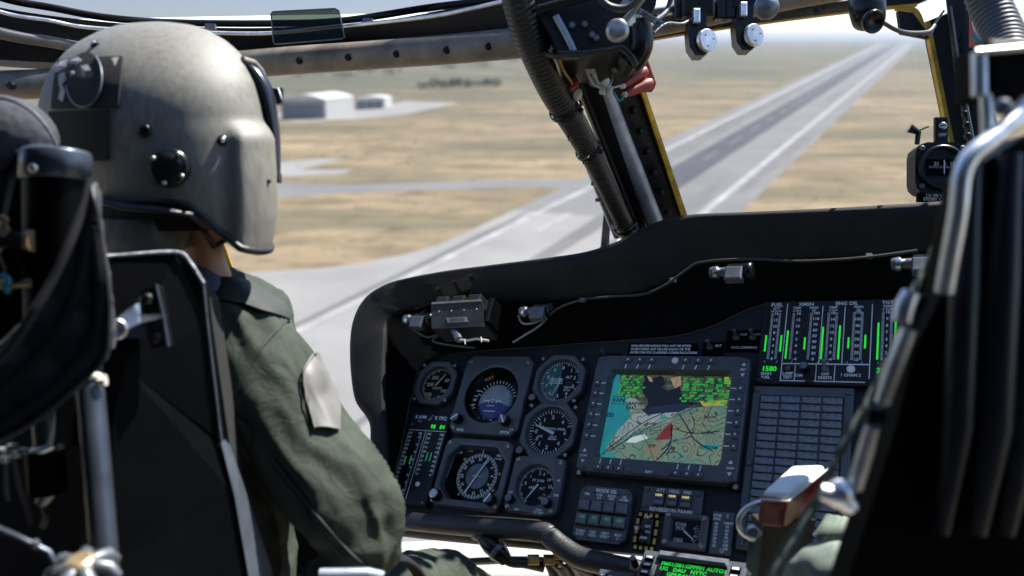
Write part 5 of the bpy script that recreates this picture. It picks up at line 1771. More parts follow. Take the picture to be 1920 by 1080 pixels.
# standby compass on the hood at the right
M = frame(cam(1766, 315, 1.25), -FW + RT * -.12 + UP * .05, UP + RT * .02) @ Matrix.Scale(.933, 4)
sc_ = thing('standby_compass', 'black standby compass on the hood beside the right window post', 'compass', M)
part('case', MB().prism([V((x, y, -.04)) for x, y in shape('rect', .040, .041, .012, 32)], (0, 0, .04)), 'frame_black', sc_)
part('bezel_ring', MB().lathe([(.036, 0), (.036, .006), (.032, .008), (.030, .004)], None, 36, cap=(False, False)), 'gloss_black', sc_)
part('window', MB().box((0, .001, .0022), (.044, .025, .003)), 'dial_black', sc_)
m_ = MB()
for k in range(23):
    x = -.020 + k * .0018
    m_.line2(x, -.001, x, .002 + (.0015 if k % 3 == 0 else 0), .0005, .0040)
for s_, x in (('21', -.010), ('S', .003), ('15', .014)):
    m_.text(s_, x, .006, .0055, .0040)
part('compass_card', m_, 'grey_print', sc_)
part('lubber_line', MB().box((.002, .001, .0046), (.0010, .022, .0006)), 'white_print', sc_)
screws(sc_, [(-.030, .031), (.030, .031), (-.030, -.029), (.030, -.029)], .0005, 1.5, True)
part('placard', MB().box((0, -.046, -.006), (.070, .014, .010), 0, None, .001), 'dial_black', sc_)
part('placard_lettering', MB().text('TO BE USED AS', 0, -.0425, .0050, -.0006).text('STDBY COMPASS', 0, -.0490, .0050, -.0006), 'cream_print', sc_)
part('mount_tab', MB().box((.006, .062, -.02), (.020, .046, .010), 0, None, .002), 'frame_black', sc_)
part('tab_screw', SCREW, None, sc_, loc=Matrix.Translation((.006, .070, -.014)) @ Matrix.Scale(2.4, 4))
part('tab_lettering', MB().text('OFF', .006, .056, .005, -.0145), 'grey_print', sc_)
part('lamp_clip', MB().tube([V((-.034, .040, -.01)), V((-.032, .058, -.01)), V((-.046, .066, -.01))], [.004, .005, .008], 8), 'gloss_black', sc_)
part('clip_whisker', MB().tube([V((-.034, .060, -.01)), V((-.022, .066, -.01)), V((-.016, .068, -.01))], .0012, 5), 'gloss_black', sc_)

# fittings beneath the panel roll and beside it
tb = thing('brass_bolt', 'brass-coloured round fitting between the sleeve and the panel side', 'bolt', frame(cam(672, 852, 1.46), -FW + UP * .5, UP))
part('flange', MB().lathe([(.016, -.004), (.016, 0), (.014, .003), (.009, .004), (.009, .010), (.006, .012)], None, 20), 'brass', tb)
part('stem', MB().lathe([(.010, -.05), (.010, -.004)], None, 14), 'bronze', tb)
part('washer', MB().lathe([(.019, -.008), (.019, -.004)], None, 20), 'dull_metal', tb)
tb = thing('side_bracket', 'small dark bracket left of the panel side below the brass fitting', 'bracket', cam(680, 875, 1.47))
part('arm', MB().tube([cam(655, 845, 1.48), cam(682, 832, 1.48), cam(700, 830, 1.48)], .003, 6), 'gloss_black', tb, world=True)
part('foot', MB().box(cam(682, 878, 1.48), (.03, .035, .02), 0, CAMM.to_3x3(), .003), 'dull_metal', tb, world=True)
cn = thing('cable_connector', 'dark plug on a cable hanging below the padded roll', 'connector', cam(935, 1025, 1.3))
part('plug', MB().tube([cam(905, 1010, 1.36), cam(920, 1022, 1.35), cam(940, 1040, 1.34), cam(950, 1052, 1.34)], [.010, .015, .014, .010], 14), 'gloss_black', cn, world=True)
part('cable', MB().tube(path([(890, 1004, 1.38), (906, 1010, 1.36), (950, 1050, 1.34), (985, 1056, 1.33), (1020, 1064, 1.33)], 5), .008, 10), 'wire_black', cn, world=True)
part('coupling_ring', MB().lathe([(.016, 0), (.017, .004), (.016, .008)], frame(cam(930, 1030, 1.345), cam(950, 1052, 1.34) - cam(905, 1010, 1.36)), 16), 'dull_metal', cn, world=True)
cn = thing('wire_bundle', 'tangle of bronze fittings and wires below the panel roll', 'wiring', cam(1050, 1065, 1.3))
for k in range(9):
    x = 985 + k * 11
    part('wire', MB().tube(path([(x, 1052 + (k % 3) * 5, 1.34), (x + 22, 1046 + (k * 7) % 17, 1.33), (x + 40, 1062 + (k * 5) % 13, 1.33), (x + 52, 1092, 1.33)], 5), .0026 + .001 * (k % 2), 6), ('bronze', 'wire_black', 'wire_cream')[k % 3], cn, world=True)
for x, y in ((1030, 1050), (1048, 1040), (1000, 1050)):
    part('fitting', MB().box(cam(x, y, 1.325), (.018, .013, .014), 0, CAMM.to_3x3(), .002), 'bronze', cn, world=True)
part('support_plate', MB().box(cam(1065, 1076, 1.34), (.06, .024, .02), 0, CAMM.to_3x3(), .002), 'placard_grey', cn, world=True)
cl_ = thing('chin_window_sill', 'pale grey window sill bar under the panel beside the pilot knee', 'window frame', cam(900, 1055, 1.6))
part('bar', MB().tube(path([(740, 1058, 1.62), (860, 1054, 1.62), (960, 1050, 1.6), (1040, 1052, 1.58)], 5), .007, 10), 'dull_metal', cl_, world=True)

# ================================================================== helmet
HZ = 1.0
HD = (cam(300, 250, 1.0) - EYE).normalized()
SIL_L = [(42, 300), (46, 240), (50, 215), (60, 185), (80, 148), (100, 122), (130, 97), (160, 82), (200, 73), (240, 76), (280, 88), (320, 104), (365, 128), (400, 150), (440, 180), (470, 210)]
SIL_R = [(42, 300), (46, 340), (50, 365), (60, 393), (80, 426), (100, 448), (130, 470), (160, 484), (200, 494), (225, 499), (240, 506), (260, 513), (320, 517), (365, 518), (400, 517), (440, 510), (470, 500)]


def sstep(a, b, x):
    t = max(0, min(1, (x - a) / (b - a)))
    return t * t * (3 - 2 * t)


def hdepth(y):
    t = max(0, min(1, (y - 42) / 175))
    d = .128 * math.sqrt(max(0, 1 - (1 - t) ** 2)) if t < 1 else .128
    return d - .012 * sstep(300, 460, y)


def hpoint(y, phi, off=0.0):
    l, r = interp(SIL_L, y), interp(SIL_R, y)
    c, s = math.cos(phi), math.sin(phi)
    x = (l + r) / 2 + (r - l) / 2 * c
    dz = -hdepth(y) * math.copysign(abs(s) ** .92, s)
    dz -= .013 * sstep(408, 440, x) * sstep(226, 256, y) * (1 if s > 0 else 0) * min(1, abs(s) * 3)
    p = cam(x, y, HZ) + HD * dz
    return p


def hsurf(x, y, off=0.0):
    """point of the near helmet surface under a pixel, moved off metres outwards"""
    l, r = interp(SIL_L, y), interp(SIL_R, y)
    c = max(-.995, min(.995, (x - (l + r) / 2) / max(1, (r - l) / 2)))
    p = hpoint(y, math.acos(c))
    if off:
        c0 = cam(300, 240, HZ)
        p = p + (p - c0).normalized() * off
    return p


EDGE = [(-1, 362), (-.4, 364), (0, 366), (.1, 370), (.18, 380), (.33, 413), (.55, 444), (.75, 453), (.92, 457), (1, 456)]
hel = thing('flight_helmet', 'olive grey flight helmet with dark patches on its back', 'helmet', cam(300, 440, 1.0))
m_ = MB()
NP, NS = 120, 64
rings = []
for i in range(NS + 1):
    s = i / NS
    ring = []
    for j in range(NP):
        ph = 2 * PI * j / NP
        yb = interp(EDGE, math.cos(ph))
        y = 42.3 + (yb - 42.3) * (1 - math.cos(s * PI / 2)) ** .95 if s < 1 else yb
        ring.append(hpoint(max(42.05, y), ph))
    rings.append(ring)
m_.loft(rings, True, (True, False))
m_.loft([rings[-1], [cam(310, 300, 1.0).lerp(p, .90) for p in rings[-1]]], True, (False, False))
part('shell', m_, 'helmet_paint', hel, world=True)
part('edge_bead', MB().tube([p for p in rings[-1]] + [rings[-1][0]], .0042, 8), 'rubber', hel, world=True)


def hpatch(x0, y0, x1, y1, off, th, nx=10, ny=10, skew=0):
    g = MB()
    rows = []
    for j in range(ny + 1):
        y = y0 + (y1 - y0) * j / ny
        rows.append([hsurf(x0 + (x1 - x0) * i / nx + skew * j / ny, y, off) for i in range(nx + 1)])
    g.loft(rows, closed=False)
    rim = rows[0] + [r[-1] for r in rows[1:]] + rows[-1][::-1][1:] + [r[0] for r in rows[::-1][1:-1]]
    c0 = cam(300, 240, HZ)
    g.loft([rim, [p - (p - c0).normalized() * th for p in rim]], True, (False, False))
    return g


part('badge_patch', hpatch(121, 122, 238, 208, .003, .004, skew=-6), 'patch_black', hel, world=True)
part('velcro_patch', hpatch(110, 212, 216, 294, .0028, .004, skew=-2), 'velcro', hel, world=True)
part('badge_disc', MB().loft([[hsurf(178 + r_ * 30 * math.cos(2 * PI * k / 28), 162 + r_ * 46 * math.sin(2 * PI * k / 28), .0058) for k in range(28)] for r_ in (1.0, .6, .2, .01)], True, (False, True)), 'patch_black', hel, world=True)
part('badge_border', MB().tube([hsurf(178 + 30 * math.cos(2 * PI * k / 28 - .9), 162 + 46 * math.sin(2 * PI * k / 28 - .9), .006) for k in range(18)], .0012, 6), 'dull_metal', hel, world=True)
m_ = MB()
for pts in ([(126, 138), (134, 130), (150, 128), (146, 140), (134, 148), (128, 148)], [(150, 130), (166, 126), (176, 132), (168, 138), (156, 138)], [(136, 152), (146, 150), (150, 160), (142, 168), (148, 180), (143, 198), (137, 194), (141, 180), (134, 168)], [(174, 142), (186, 140), (190, 150), (180, 152), (182, 160), (174, 156)], [(222, 130), (234, 130), (228, 142), (224, 140)], [(156, 150), (164, 148), (166, 156), (158, 160)]):
    c_ = (sum(p[0] for p in pts) / len(pts), sum(p[1] for p in pts) / len(pts))
    V_ = [hsurf(x + random.uniform(-2, 2), y + random.uniform(-2, 2), .0068) for x, y in pts]
    m_.add(V_ + [hsurf(*c_, .0074)], [(k, (k + 1) % len(pts), len(pts)) for k in range(len(pts))])
part('badge_embroidery', m_, 'patch_white', hel, world=True)


def hdisc(name, x, y, r, h, mat, n=24, base=-.003):
    p, c0 = hsurf(x, y), cam(300, 240, HZ)
    nrm = (hsurf(x + 8, y) - hsurf(x - 8, y)).cross(hsurf(x, y - 8) - hsurf(x, y + 8)).normalized()
    if nrm.dot(EYE - p) < 0:
        nrm = -nrm
    M = frame(p, nrm, UP)
    return part(name, MB().lathe([(r, base), (r, h * .6), (r * .88, h), (.0001, h)], M, n, cap=(False, False)), mat, hel, world=True), M


k_, M = hdisc('ear_knob', 318, 307, .0205, .008, 'gloss_black', 32)
part('knob_recess', MB().lathe([(.0150, .0082), (.0145, .0088), (.0001, .0088)], M, 28, cap=(False, False)), 'frame_black', k_, world=True)
for a in (.9, 2.6, 4.5, 5.7):
    part('screw', MB().lathe([(.0024, .008), (.0024, .0098), (.0012, .0104)], M @ Matrix.Translation((.0170 * math.cos(a), .0170 * math.sin(a), 0)), 8), 'screw_steel', k_, world=True)
hdisc('button', 275, 246, .0072, .004, 'gloss_black', 16)
k_, M = hdisc('shell_screw', 187, 95, .0052, .003, 'gloss_black', 14)
part('slot', MB().lathe([(.0028, .0032), (.0016, .0046)], M, 8), 'steel', k_, world=True)
k_, M = hdisc('shell_screw', 405, 262, .0056, .003, 'gloss_black', 14)
part('slot', MB().lathe([(.0030, .0032), (.0016, .0046)], M, 8), 'steel', k_, world=True)
hdisc('rivet', 488, 333, .0026, .002, 'gloss_black', 10)
# visor cover arched over the brow
vis = []
for (x, y, w_) in catmull([(440, 112, 6), (462, 122, 10), (484, 142, 15), (500, 172, 17), (510, 215, 16), (516, 270, 13), (518, 335, 8)], 5):
    vis.append([cam(x - w_, y + w_ * .3, HZ) + HD * -.05, cam(x + w_ * .35, y - w_ * .2, HZ) + HD * -.028, cam(x + w_ * .6, y - w_ * .25, HZ) + HD * .02, cam(x + w_ * .3, y, HZ) + HD * .07, cam(x - 16, y, HZ) + HD * .10, cam(x - 22, y, HZ) + HD * .0])
part('visor', MB().loft(vis, True, (True, True)), 'visor_dark', hel, world=True)
part('visor_track', MB().tube([cam(x, y, HZ) + HD * dz for x, y, dz in ((448, 118, -.045), (470, 122, -.03), (486, 134, -.01), (498, 158, .0))], .0045, 8), 'helmet_paint', hel, world=True)
part('latch', MB().box(cam(517, 181, HZ) + HD * -.01, (.013, .019, .012), 0, CAMM.to_3x3(), .003), 'gloss_black', hel, world=True)
part('latch_tab', MB().tube([cam(505, 168, HZ) + HD * -.015, cam(518, 168, HZ) + HD * -.015, cam(525, 190, HZ) + HD * -.015], .002, 6), 'dull_metal', hel, world=True)
part('visor_stud', MB().box(cam(520, 334, HZ) + HD * .0, (.008, .011, .010), 0, CAMM.to_3x3(), .002), 'gloss_black', hel, world=True)
part('chin_strap', MB().tube([cam(380, 430, .93), cam(402, 462, .94), cam(426, 448, .95)], .0035, 6), 'gloss_black', hel, world=True)


def half_ring(x0, x1, y0, y1, d0, dd, n=24, rows=6, bulge=0, zc=1.0):
    R_ = []
    for j in range(rows + 1):
        t_ = j / rows
        y = y0 + (y1 - y0) * t_
        b_ = bulge * math.sin(PI * t_)
        ring = []
        for k in range(n):
            a = 2 * PI * k / n
            ring.append(cam((x0 + x1) / 2 + ((x1 - x0) / 2 + b_) * math.cos(a), y, zc) + HD * (-(dd + b_ / 1600) * math.sin(a)))
        R_.append(ring)
    return R_


part('inner_liner', MB().loft(half_ring(165, 470, 300, 418, 0, .095), True, (True, True)), 'velcro', hel, world=True)
part('nape_pad', MB().loft(half_ring(168, 352, 402, 462, 0, .075, bulge=6, zc=.98), True, (True, True)), 'nape_cloth', hel, world=True)
part('nape_strap', MB().tube([cam(x, y, z) for x, y, z in ((178, 372, .90), (240, 388, .88), (300, 392, .88), (356, 400, .89), (384, 424, .91))], .009, 8, flat=.4), 'rubber', hel, world=True)

# ================================================================== the pilot
pil = thing('person', 'pilot in green flight suit seen from behind at the left seat', 'person', cam(420, 1080, 1.0))


def ell_rings(tab, n=24):
    """tab rows: x, y, z, half width px, half depth m"""
    out = []
    for x, y, z, hw, hd_ in tab:
        out.append([cam(x + hw * math.cos(2 * PI * k / n), y, z) + HD * (-hd_ * math.sin(2 * PI * k / n)) for k in range(n)])
    return out


def tube_px(tab, n=24, k=6):
    t_ = catmull(tab, k)
    return MB().tube([cam(x, y, z) for x, y, z, r in t_], [r * z / F_PX for x, y, z, r in t_], n)


def merged(mbs, voxel, disp=None, smooth=6):
    """several closed solids -> one continuous mesh object"""
    m0 = MB()
    for b_ in mbs:
        m0.add(b_.v, b_.f, 0, True)
    me = bpy.data.meshes.new('tmp')
    me.from_pydata([tuple(p) for p in m0.v], [], m0.f)
    ob = bpy.data.objects.new('tmp', me)
    COL.objects.link(ob)
    md_ = ob.modifiers.new('r', 'REMESH')
    md_.mode = 'VOXEL'
    md_.voxel_size = voxel
    sm_ = ob.modifiers.new('s', 'SMOOTH')
    sm_.iterations = smooth
    dg = bpy.context.evaluated_depsgraph_get()
    e = ob.evaluated_get(dg)
    m2 = bpy.data.meshes.new_from_object(e)
    bpy.data.objects.remove(ob)
    out = MB()
    if disp:
        out.add([v.co + v.normal * disp(v.co, v.normal) for v in m2.vertices], [tuple(p.vertices) for p in m2.polygons], 0, True)
    else:
        out.add([v.co.copy() for v in m2.vertices], [tuple(p.vertices) for p in m2.polygons], 0, True)
    bpy.data.meshes.remove(m2)
    return out


# body: head, neck and trunk under the clothes
body = merged([MB().ball(cam(320, 270, 1.0), .088, 20), MB().loft(ell_rings([(352, 330, 1.0, 62, .05), (366, 420, 1.0, 50, .046), (372, 480, 1.005, 50, .046), (374, 560, 1.02, 80, .06), (380, 700, 1.05, 110, .07), (390, 1000, 1.05, 100, .07)]), True, (True, True))], .008)
part('body', body, 'skin', pil, world=True)
ARM = [(455, 600, 1.01, 66), (488, 668, .99, 92), (520, 740, .975, 101), (556, 812, .96, 98), (604, 886, .945, 98), (652, 952, .935, 94), (672, 1008, .935, 78), (650, 1070, .94, 66), (600, 1140, .95, 58)]
TORSO = [(378, 512, 1.03, 52, .050), (392, 536, 1.03, 105, .075), (402, 566, 1.03, 140, .095), (400, 640, 1.03, 150, .115), (392, 760, 1.03, 150, .12), (392, 900, 1.03, 150, .12), (400, 1120, 1.03, 150, .12)]
THIGH = [(470, 1210, 1.02, 90), (620, 1160, 1.10, 86), (760, 1120, 1.18, 76), (850, 1108, 1.26, 62), (890, 1150, 1.30, 50), (900, 1300, 1.34, 46)]
ax = (cam(652, 952, .935) - cam(488, 668, .99)).normalized()


def suit_disp(p, nrm):
    al = p.dot(ax)
    q_ = p - ax * al
    w_ = q_ + V((1, .3, .5)) * .012 * noise.noise(p * 14)
    n1 = noise.noise(w_ * 17 + ax * al * 3.2)
    n2 = noise.noise(w_ * 36 + ax * al * 7 + V((5, 2, 1)))
    d = .013 * (.55 - abs(n1) * 2.2) * .8 + .0055 * (.4 - abs(n2) * 1.6)
    n3 = noise.noise(w_ * 70 + ax * al * 16 + V((1, 7, 3)))
    d += .0022 * (.3 - abs(n3) * 1.4)
    el = (p - cam(660, 980, .935)).length
    d += .007 * math.exp(-(el / .08) ** 2) * (.4 - 1.5 * abs(noise.noise(ax * al * 26 + q_ * 8)))
    return d


suit = merged([tube_px(ARM), MB().loft(ell_rings(TORSO), True, (True, True)), tube_px(THIGH)], .0046, suit_disp, 5)
part('flight_suit', suit, 'flight_suit', pil, world=True)
# ray helper: first point of the suit under a pixel
from mathutils.bvhtree import BVHTree
BV = BVHTree.FromPolygons([tuple(p) for p in suit.v], suit.f)


def onsuit(x, y, off=.002):
    d = (cam(x, y, 1.0) - EYE).normalized()
    h = BV.ray_cast(EYE, d)
    if h[0] is None:
        h = BV.find_nearest(cam(x, y, .97))
        return h[0] + h[1] * off
    n_ = h[1] if h[1].dot(d) < 0 else -h[1]
    return h[0] + n_ * off


def suit_patch(name, quad, off, mat, nx=12, ny=12, bulge=0.0):
    """cloth piece lying on the suit; quad: four pixel corners TL TR BR BL (or side polylines)"""
    L_, R_ = quad
    L_, R_ = catmull(L_, 5), catmull(R_, 5)
    g = MB()
    rows = []
    for a_, b_ in zip(L_, R_):
        rows.append([onsuit(a_[0] + (b_[0] - a_[0]) * i / nx, a_[1] + (b_[1] - a_[1]) * i / nx, off + bulge * math.sin(PI * i / nx)) for i in range(nx + 1)])
    # relax so the cloth hangs smoothly over the folds
    for _ in range(3):
        rows = [[(rows[max(j - 1, 0)][i] + rows[min(j + 1, len(rows) - 1)][i] + rows[j][max(i - 1, 0)] + rows[j][min(i + 1, nx)] + rows[j][i] * 2) / 6 for i in range(nx + 1)] for j in range(len(rows))]
    g.loft(rows, closed=False)
    rim = rows[0] + [r[-1] for r in rows[1:]] + rows[-1][::-1][1:] + [r[0] for r in rows[::-1][1:-1]]
    d = (cam(500, 700, 1) - EYE).normalized()
    g.loft([rim, [p + d * (off + .003) for p in rim]], True, (False, False))
    return part(name, g, mat, pil, world=True)


def seam(name, pts, r, mat, off=.001, k=8):
    P_ = [onsuit(x, y, off) for x, y in catmull(pts, k)]
    for _ in range(2):
        P_ = [(P_[max(i - 1, 0)] + P_[i] * 2 + P_[min(i + 1, len(P_) - 1)]) / 4 for i in range(len(P_))]
    return part(name, MB().tube(P_, r, 6), mat, pil, world=True)


suit_patch('shoulder_flap', ([(384, 520), (396, 552), (412, 566)], [(470, 530), (534, 572), (546, 604)]), .004, 'flight_suit_dark', bulge=.003)
seam('shoulder_seam', [(548, 588), (520, 616), (490, 652), (462, 700), (440, 745)], .0018, 'flight_suit_dark')
seam('shoulder_seam', [(540, 600), (512, 628), (482, 664), (455, 706), (432, 748)], .0012, 'flight_suit_dark')
seam('sleeve_seam', [(508, 858), (556, 918), (610, 985), (660, 1040), (690, 1062)], .0018, 'flight_suit_dark')
seam('sleeve_seam', [(498, 866), (546, 928), (598, 996), (648, 1052)], .0012, 'flight_suit_dark')
suit_patch('pocket_flap', ([(418, 750), (424, 800), (430, 860)], [(462, 792), (476, 806), (474, 868)]), .004, 'flight_suit', bulge=.002)
# embroidered patch on the upper sleeve
suit_patch('sleeve_patch', ([(580, 668), (566, 700), (566, 730), (576, 770), (586, 806)], [(598, 664), (618, 704), (632, 744), (638, 780), (634, 812)]), .0045, 'sleeve_patch', 12, 12, .004)
seam('patch_border', [(594, 664), (578, 672), (566, 700), (566, 735), (576, 772), (588, 808)], .0014, 'suit_trim', .006)
# collar
cr = []
for j, (y, hw, dd) in enumerate(((486, 50, .052), (500, 60, .058), (520, 74, .066), (538, 90, .072))):
    cr.append([cam(366 + hw * math.cos(2 * PI * k / 28), y + 14 * math.cos(2 * PI * k / 28), 1.01) + HD * (-dd * math.sin(2 * PI * k / 28)) for k in range(28)])
part('collar', MB().loft(cr, True, (False, False)), 'collar_blue', pil, world=True)
st_ = thing('thigh_strap', 'black webbing strap across the pilot lap at the bottom edge', 'strap', cam(730, 1060, 1.0))
part('strap', MB().tube(path([(668, 1096, .99), (712, 1058, .99), (745, 1046, 1.0), (778, 1066, 1.02), (800, 1110, 1.03)], 5), .014, 10, flat=.4), 'bag_webbing', st_, world=True)
st_ = thing('arm_rest_rail', 'short grey metal rail at the bottom edge below the pilot elbow', 'rail', cam(650, 1075, .85))
part('rail', MB().tube([cam(600, 1078, .86), cam(690, 1076, .86), cam(715, 1082, .87)], .0065, 12), 'post_blue', st_, world=True)
part('end_cap', MB().ball(cam(716, 1083, .87), .007, 10), 'gloss_black', st_, world=True)

# ================================================================== the pilot's seat
mk('seat_lit_edge', (.32, .34, .36), .8, var=.6, vs_=120, bump=1, bs=300)  # pale colour paints the light caught along the seat's top edge
ps = thing('pilot_seat', 'black armoured pilot seat back with angled right wing', 'seat', cam(300, 1080, .82))
A = (150, 484, .83); B = (330, 474, .84); C = (354, 490, .845); D_ = (380, 530, .85); E_ = (388, 610, .85); F_ = (413, 826, .85); G_ = (236, 690, .795); K_ = (140, 640, .79)
I_ = (470, 1100, .84); J_ = (130, 1100, .74)


def facet(pts, th=.016, M_=None):
    P_ = [camv(p) for p in pts]
    return MB().prism(P_[::-1], FW * th)


part('upper_plate', facet([A, B, C, D_, E_, F_, G_, K_]), 'seat_armour', ps, world=True)
part('lower_plate', facet([K_, G_, (413, 828, .852), (440, 930, .848), I_, J_]), 'seat_armour', ps, world=True)
part('wing_edge', facet([(414, 828, .846), (424, 838, .86), (452, 920, .88), (512, 1100, .90), (470, 1100, .836), (440, 930, .844)], .012), 'seat_edge', ps, world=True)
part('lit_top_edge', MB().tube(path([(150, 486, .828), (240, 478, .834), (330, 473, .838), (354, 489, .843), (381, 531, .848)], 8), .0019, 8), 'seat_lit_edge', ps, world=True)
part('side_welt', MB().tube(path([(381, 531, .848), (389, 610, .848), (402, 720, .848), (415, 828, .848)], 6), .0015, 6), 'seat_edge', ps, world=True)
part('inner_liner', facet([(190, 500, .87), (330, 490, .875), (392, 560, .88), (440, 900, .88), (500, 1100, .88), (200, 1100, .86)], .03), 'velcro', ps, world=True)
# adjuster bracket on the back
bk = thing('seat_bracket', 'black and silver pivot bracket on the back of the pilot seat', 'bracket', cam(260, 600, .79))
part('base_plate', facet([(264, 546, .80), (296, 534, .80), (316, 648, .795), (284, 655, .795)], .012), 'gloss_black', bk, world=True)
part('edge', MB().tube([cam(292, 534, .797), cam(306, 594, .795), cam(315, 650, .792)], .0018, 6), 'seat_tube', bk, world=True)
for x, y in ((279, 560), (292, 634)):
    part('bolt', MB().lathe([(.0055, 0), (.0055, .004), (.003, .006)], frame(cam(x, y, .797), -FW), 10), 'frame_black', bk, world=True)
part('arm', facet([(218, 598, .775), (250, 572, .785), (262, 568, .79), (264, 590, .79), (304, 590, .79), (304, 596, .79), (262, 606, .786), (228, 622, .776)], .010), 'steel', bk, world=True)
part('web', facet([(246, 578, .782), (262, 558, .79), (268, 600, .79), (268, 634, .79), (232, 634, .785)], .004), 'seat_tube', bk, world=True)
part('pivot', MB().lathe([(.0095, 0), (.0095, .008), (.0055, .008), (.0050, .004), (.0001, .004)], frame(cam(220, 617, .77), -FW + RT * .3), 20, cap=(True, False)), 'steel', bk, world=True)
part('hook', MB().tube([cam(186, 655, .76), cam(212, 650, .765), cam(216, 628, .768)], .0022, 8), 'steel', bk, world=True)
# tubes of the seat frame
fr_ = thing('seat_frame_tube', 'long blue-grey vertical frame tube with white ring behind the pilot seat', 'tube', cam(195, 1060, .72))
part('tube', MB().tube([cam(158, 630, .772), cam(172, 760, .755), cam(198, 1070, .725)], [.0120, .0118, .0113], 24), 'seat_tube', fr_, world=True)
M = frame(cam(167, 712, .761), cam(172, 760, .755) - cam(158, 630, .772))
part('white_ring', MB().lathe([(.0122, -.003), (.0145, -.0015), (.0145, .0015), (.0122, .003)], M, 24, cap=(False, False)), 'wire_cream', fr_, world=True)
part('ring_lug', MB().box(cam(191, 716, .752), (.008, .006, .006), 0, CAMM.to_3x3(), .001), 'wire_cream', fr_, world=True)
fr2 = thing('damper_cylinder', 'short dark damper cylinder with clamp left of the long seat tube', 'cylinder', cam(90, 920, .78))
part('tube', MB().tube([cam(78, 740, .77), cam(86, 860, .775)], .0095, 18), 'seat_tube', fr2, world=True)
part('cylinder', MB().tube([cam(84, 842, .775), cam(90, 922, .78)], .0165, 20), 'seat_armour', fr2, world=True)
part('clamp', MB().tube([cam(60, 846, .765), cam(80, 844, .76), cam(99, 836, .765)], .003, 8), 'silver_paint', fr2, world=True)
part('tip', MB().tube([cam(90, 922, .78), cam(76, 945, .78)], [.008, .005], 10), 'dull_metal', fr2, world=True)
nk = thing('seat_adjuster_knob', 'star-shaped metal adjuster knob at the foot of the seat tube', 'knob', frame(cam(152, 1058, .70), UP + FW * -.35))
part('hub', MB().lathe([(.012, -.012), (.014, 0), (.011, .005), (.008, .0065)], None, 20), 'brass', nk)
for k in range(7):
    a = 2 * PI * k / 7
    part('lobe', MB().tube([V((.010 * math.cos(a), .010 * math.sin(a), -.001)), V((.022 * math.cos(a), .022 * math.sin(a), -.004)), V((.029 * math.cos(a), .029 * math.sin(a), -.012))], [.006, .0072, .004], 8), 'dull_metal', nk)
part('skirt', MB().lathe([(.030, -.03), (.026, -.012), (.016, -.006)], None, 24), 'gloss_black', nk)
rod = thing('seat_control_rod', 'thin grey control rod at the bottom left corner', 'rod', cam(60, 1020, .7))
part('rod', MB().tube([cam(-20, 985, .69), cam(30, 1006, .69), cam(92, 1036, .69), cam(102, 1056, .69)], .0028, 8), 'seat_tube', rod, world=True)
part('joint', MB().ball(cam(66, 1020, .688), .004, 8), 'dull_metal', rod, world=True)
cw = thing('seat_cable_cluster', 'dark cables and small clamps left of the damper cylinder', 'wiring', cam(30, 860, .75))
for k, (x, y) in enumerate(((5, 845), (22, 838), (30, 852), (42, 846), (8, 862))):
    part('clamp', MB().box(cam(x, y, .75), (.007, .005, .007), 0, CAMM.to_3x3(), .001), 'dull_metal' if k % 2 else 'silver_paint', cw, world=True)
for pts in ([(12, 850, .76), (10, 900, .76), (14, 940, .76)], [(24, 850, .76), (36, 910, .765), (52, 960, .77), (58, 985, .77)], [(72, 930, .78), (86, 965, .78), (80, 990, .78)]):
    part('cable', MB().tube(path(pts, 5), .0024, 6), 'hose_grey', cw, world=True)
# the things at the left edge stand NK times farther off than first laid out
NK = 1.27


def ncam(x, y, z):
    return cam(x, y, z * NK)


def npath(pts, k=8):
    return [ncam(*p) for p in catmull(pts, k)]


def nfacet(pts, th=.016):
    return facet([(x, y, z * NK) for x, y, z in pts], th * NK)


class MBN(MB):
    def tube(s, path, r, n=12, **kw):
        return MB.tube(s, path, [q_ * NK for q_ in r] if isinstance(r, (list, tuple)) else r * NK, n, **kw)

    def lathe(s, prof, M=None, n=24, **kw):
        return MB.lathe(s, [(a_ * NK, b_ * NK) for a_, b_ in prof], M, n, **kw)

    def ball(s, c, r, n=16, mi=0, M=None):
        return MB.ball(s, c, tuple(q_ * NK for q_ in r) if isinstance(r, (list, tuple)) else r * NK, n, mi, M)


# big cylinder at the seat top, its headrest and harness fitting
tc_ = thing('recoil_cylinder', 'large black cylinder with shiny rim cap at the top of the seat frame', 'cylinder', ncam(105, 640, .62))
part('body', MBN().tube([ncam(104, 335, .618), ncam(106, 660, .625)], .0215, 32), 'seat_armour', tc_, world=True)
M = frame(ncam(104, 340, .618), UP + FW * .04)
part('cap', MBN().lathe([(.0222, 0), (.0240, .0006), (.0240, .0195), (.0228, .0215), (.0001, .0220)], M, 36, cap=(False, False)), 'seat_tube', tc_, world=True)
part('cap_screw', MBN().lathe([(.0035, 0), (.0035, .003), (.002, .004)], frame(ncam(66, 316, .597), -FW), 10), 'screw_steel', tc_, world=True)
hr2 = thing('headrest', 'dark fabric headrest at the left edge above the cylinder', 'headrest', ncam(0, 280, .66))
part('cushion', merged([MBN().ball(ncam(-16, 262, .67), (.052, .036, .03), 24, 0, CAMM.to_3x3())], .003, lambda p, n_: .0008 * noise.noise(p * 160)), 'bag_fabric', hr2, world=True)
part('piping', MBN().tube(npath([(-60, 196, .642), (0, 184, .64), (50, 202, .64), (84, 234, .642), (106, 272, .645)], 6), .0014, 6), 'seat_edge', hr2, world=True)
part('frame_plate', nfacet([(-60, 260, .66), (34, 250, .65), (38, 300, .645), (80, 276, .655), (84, 320, .655), (60, 700, .66), (-60, 720, .66)], .02), 'seat_armour', hr2, world=True)
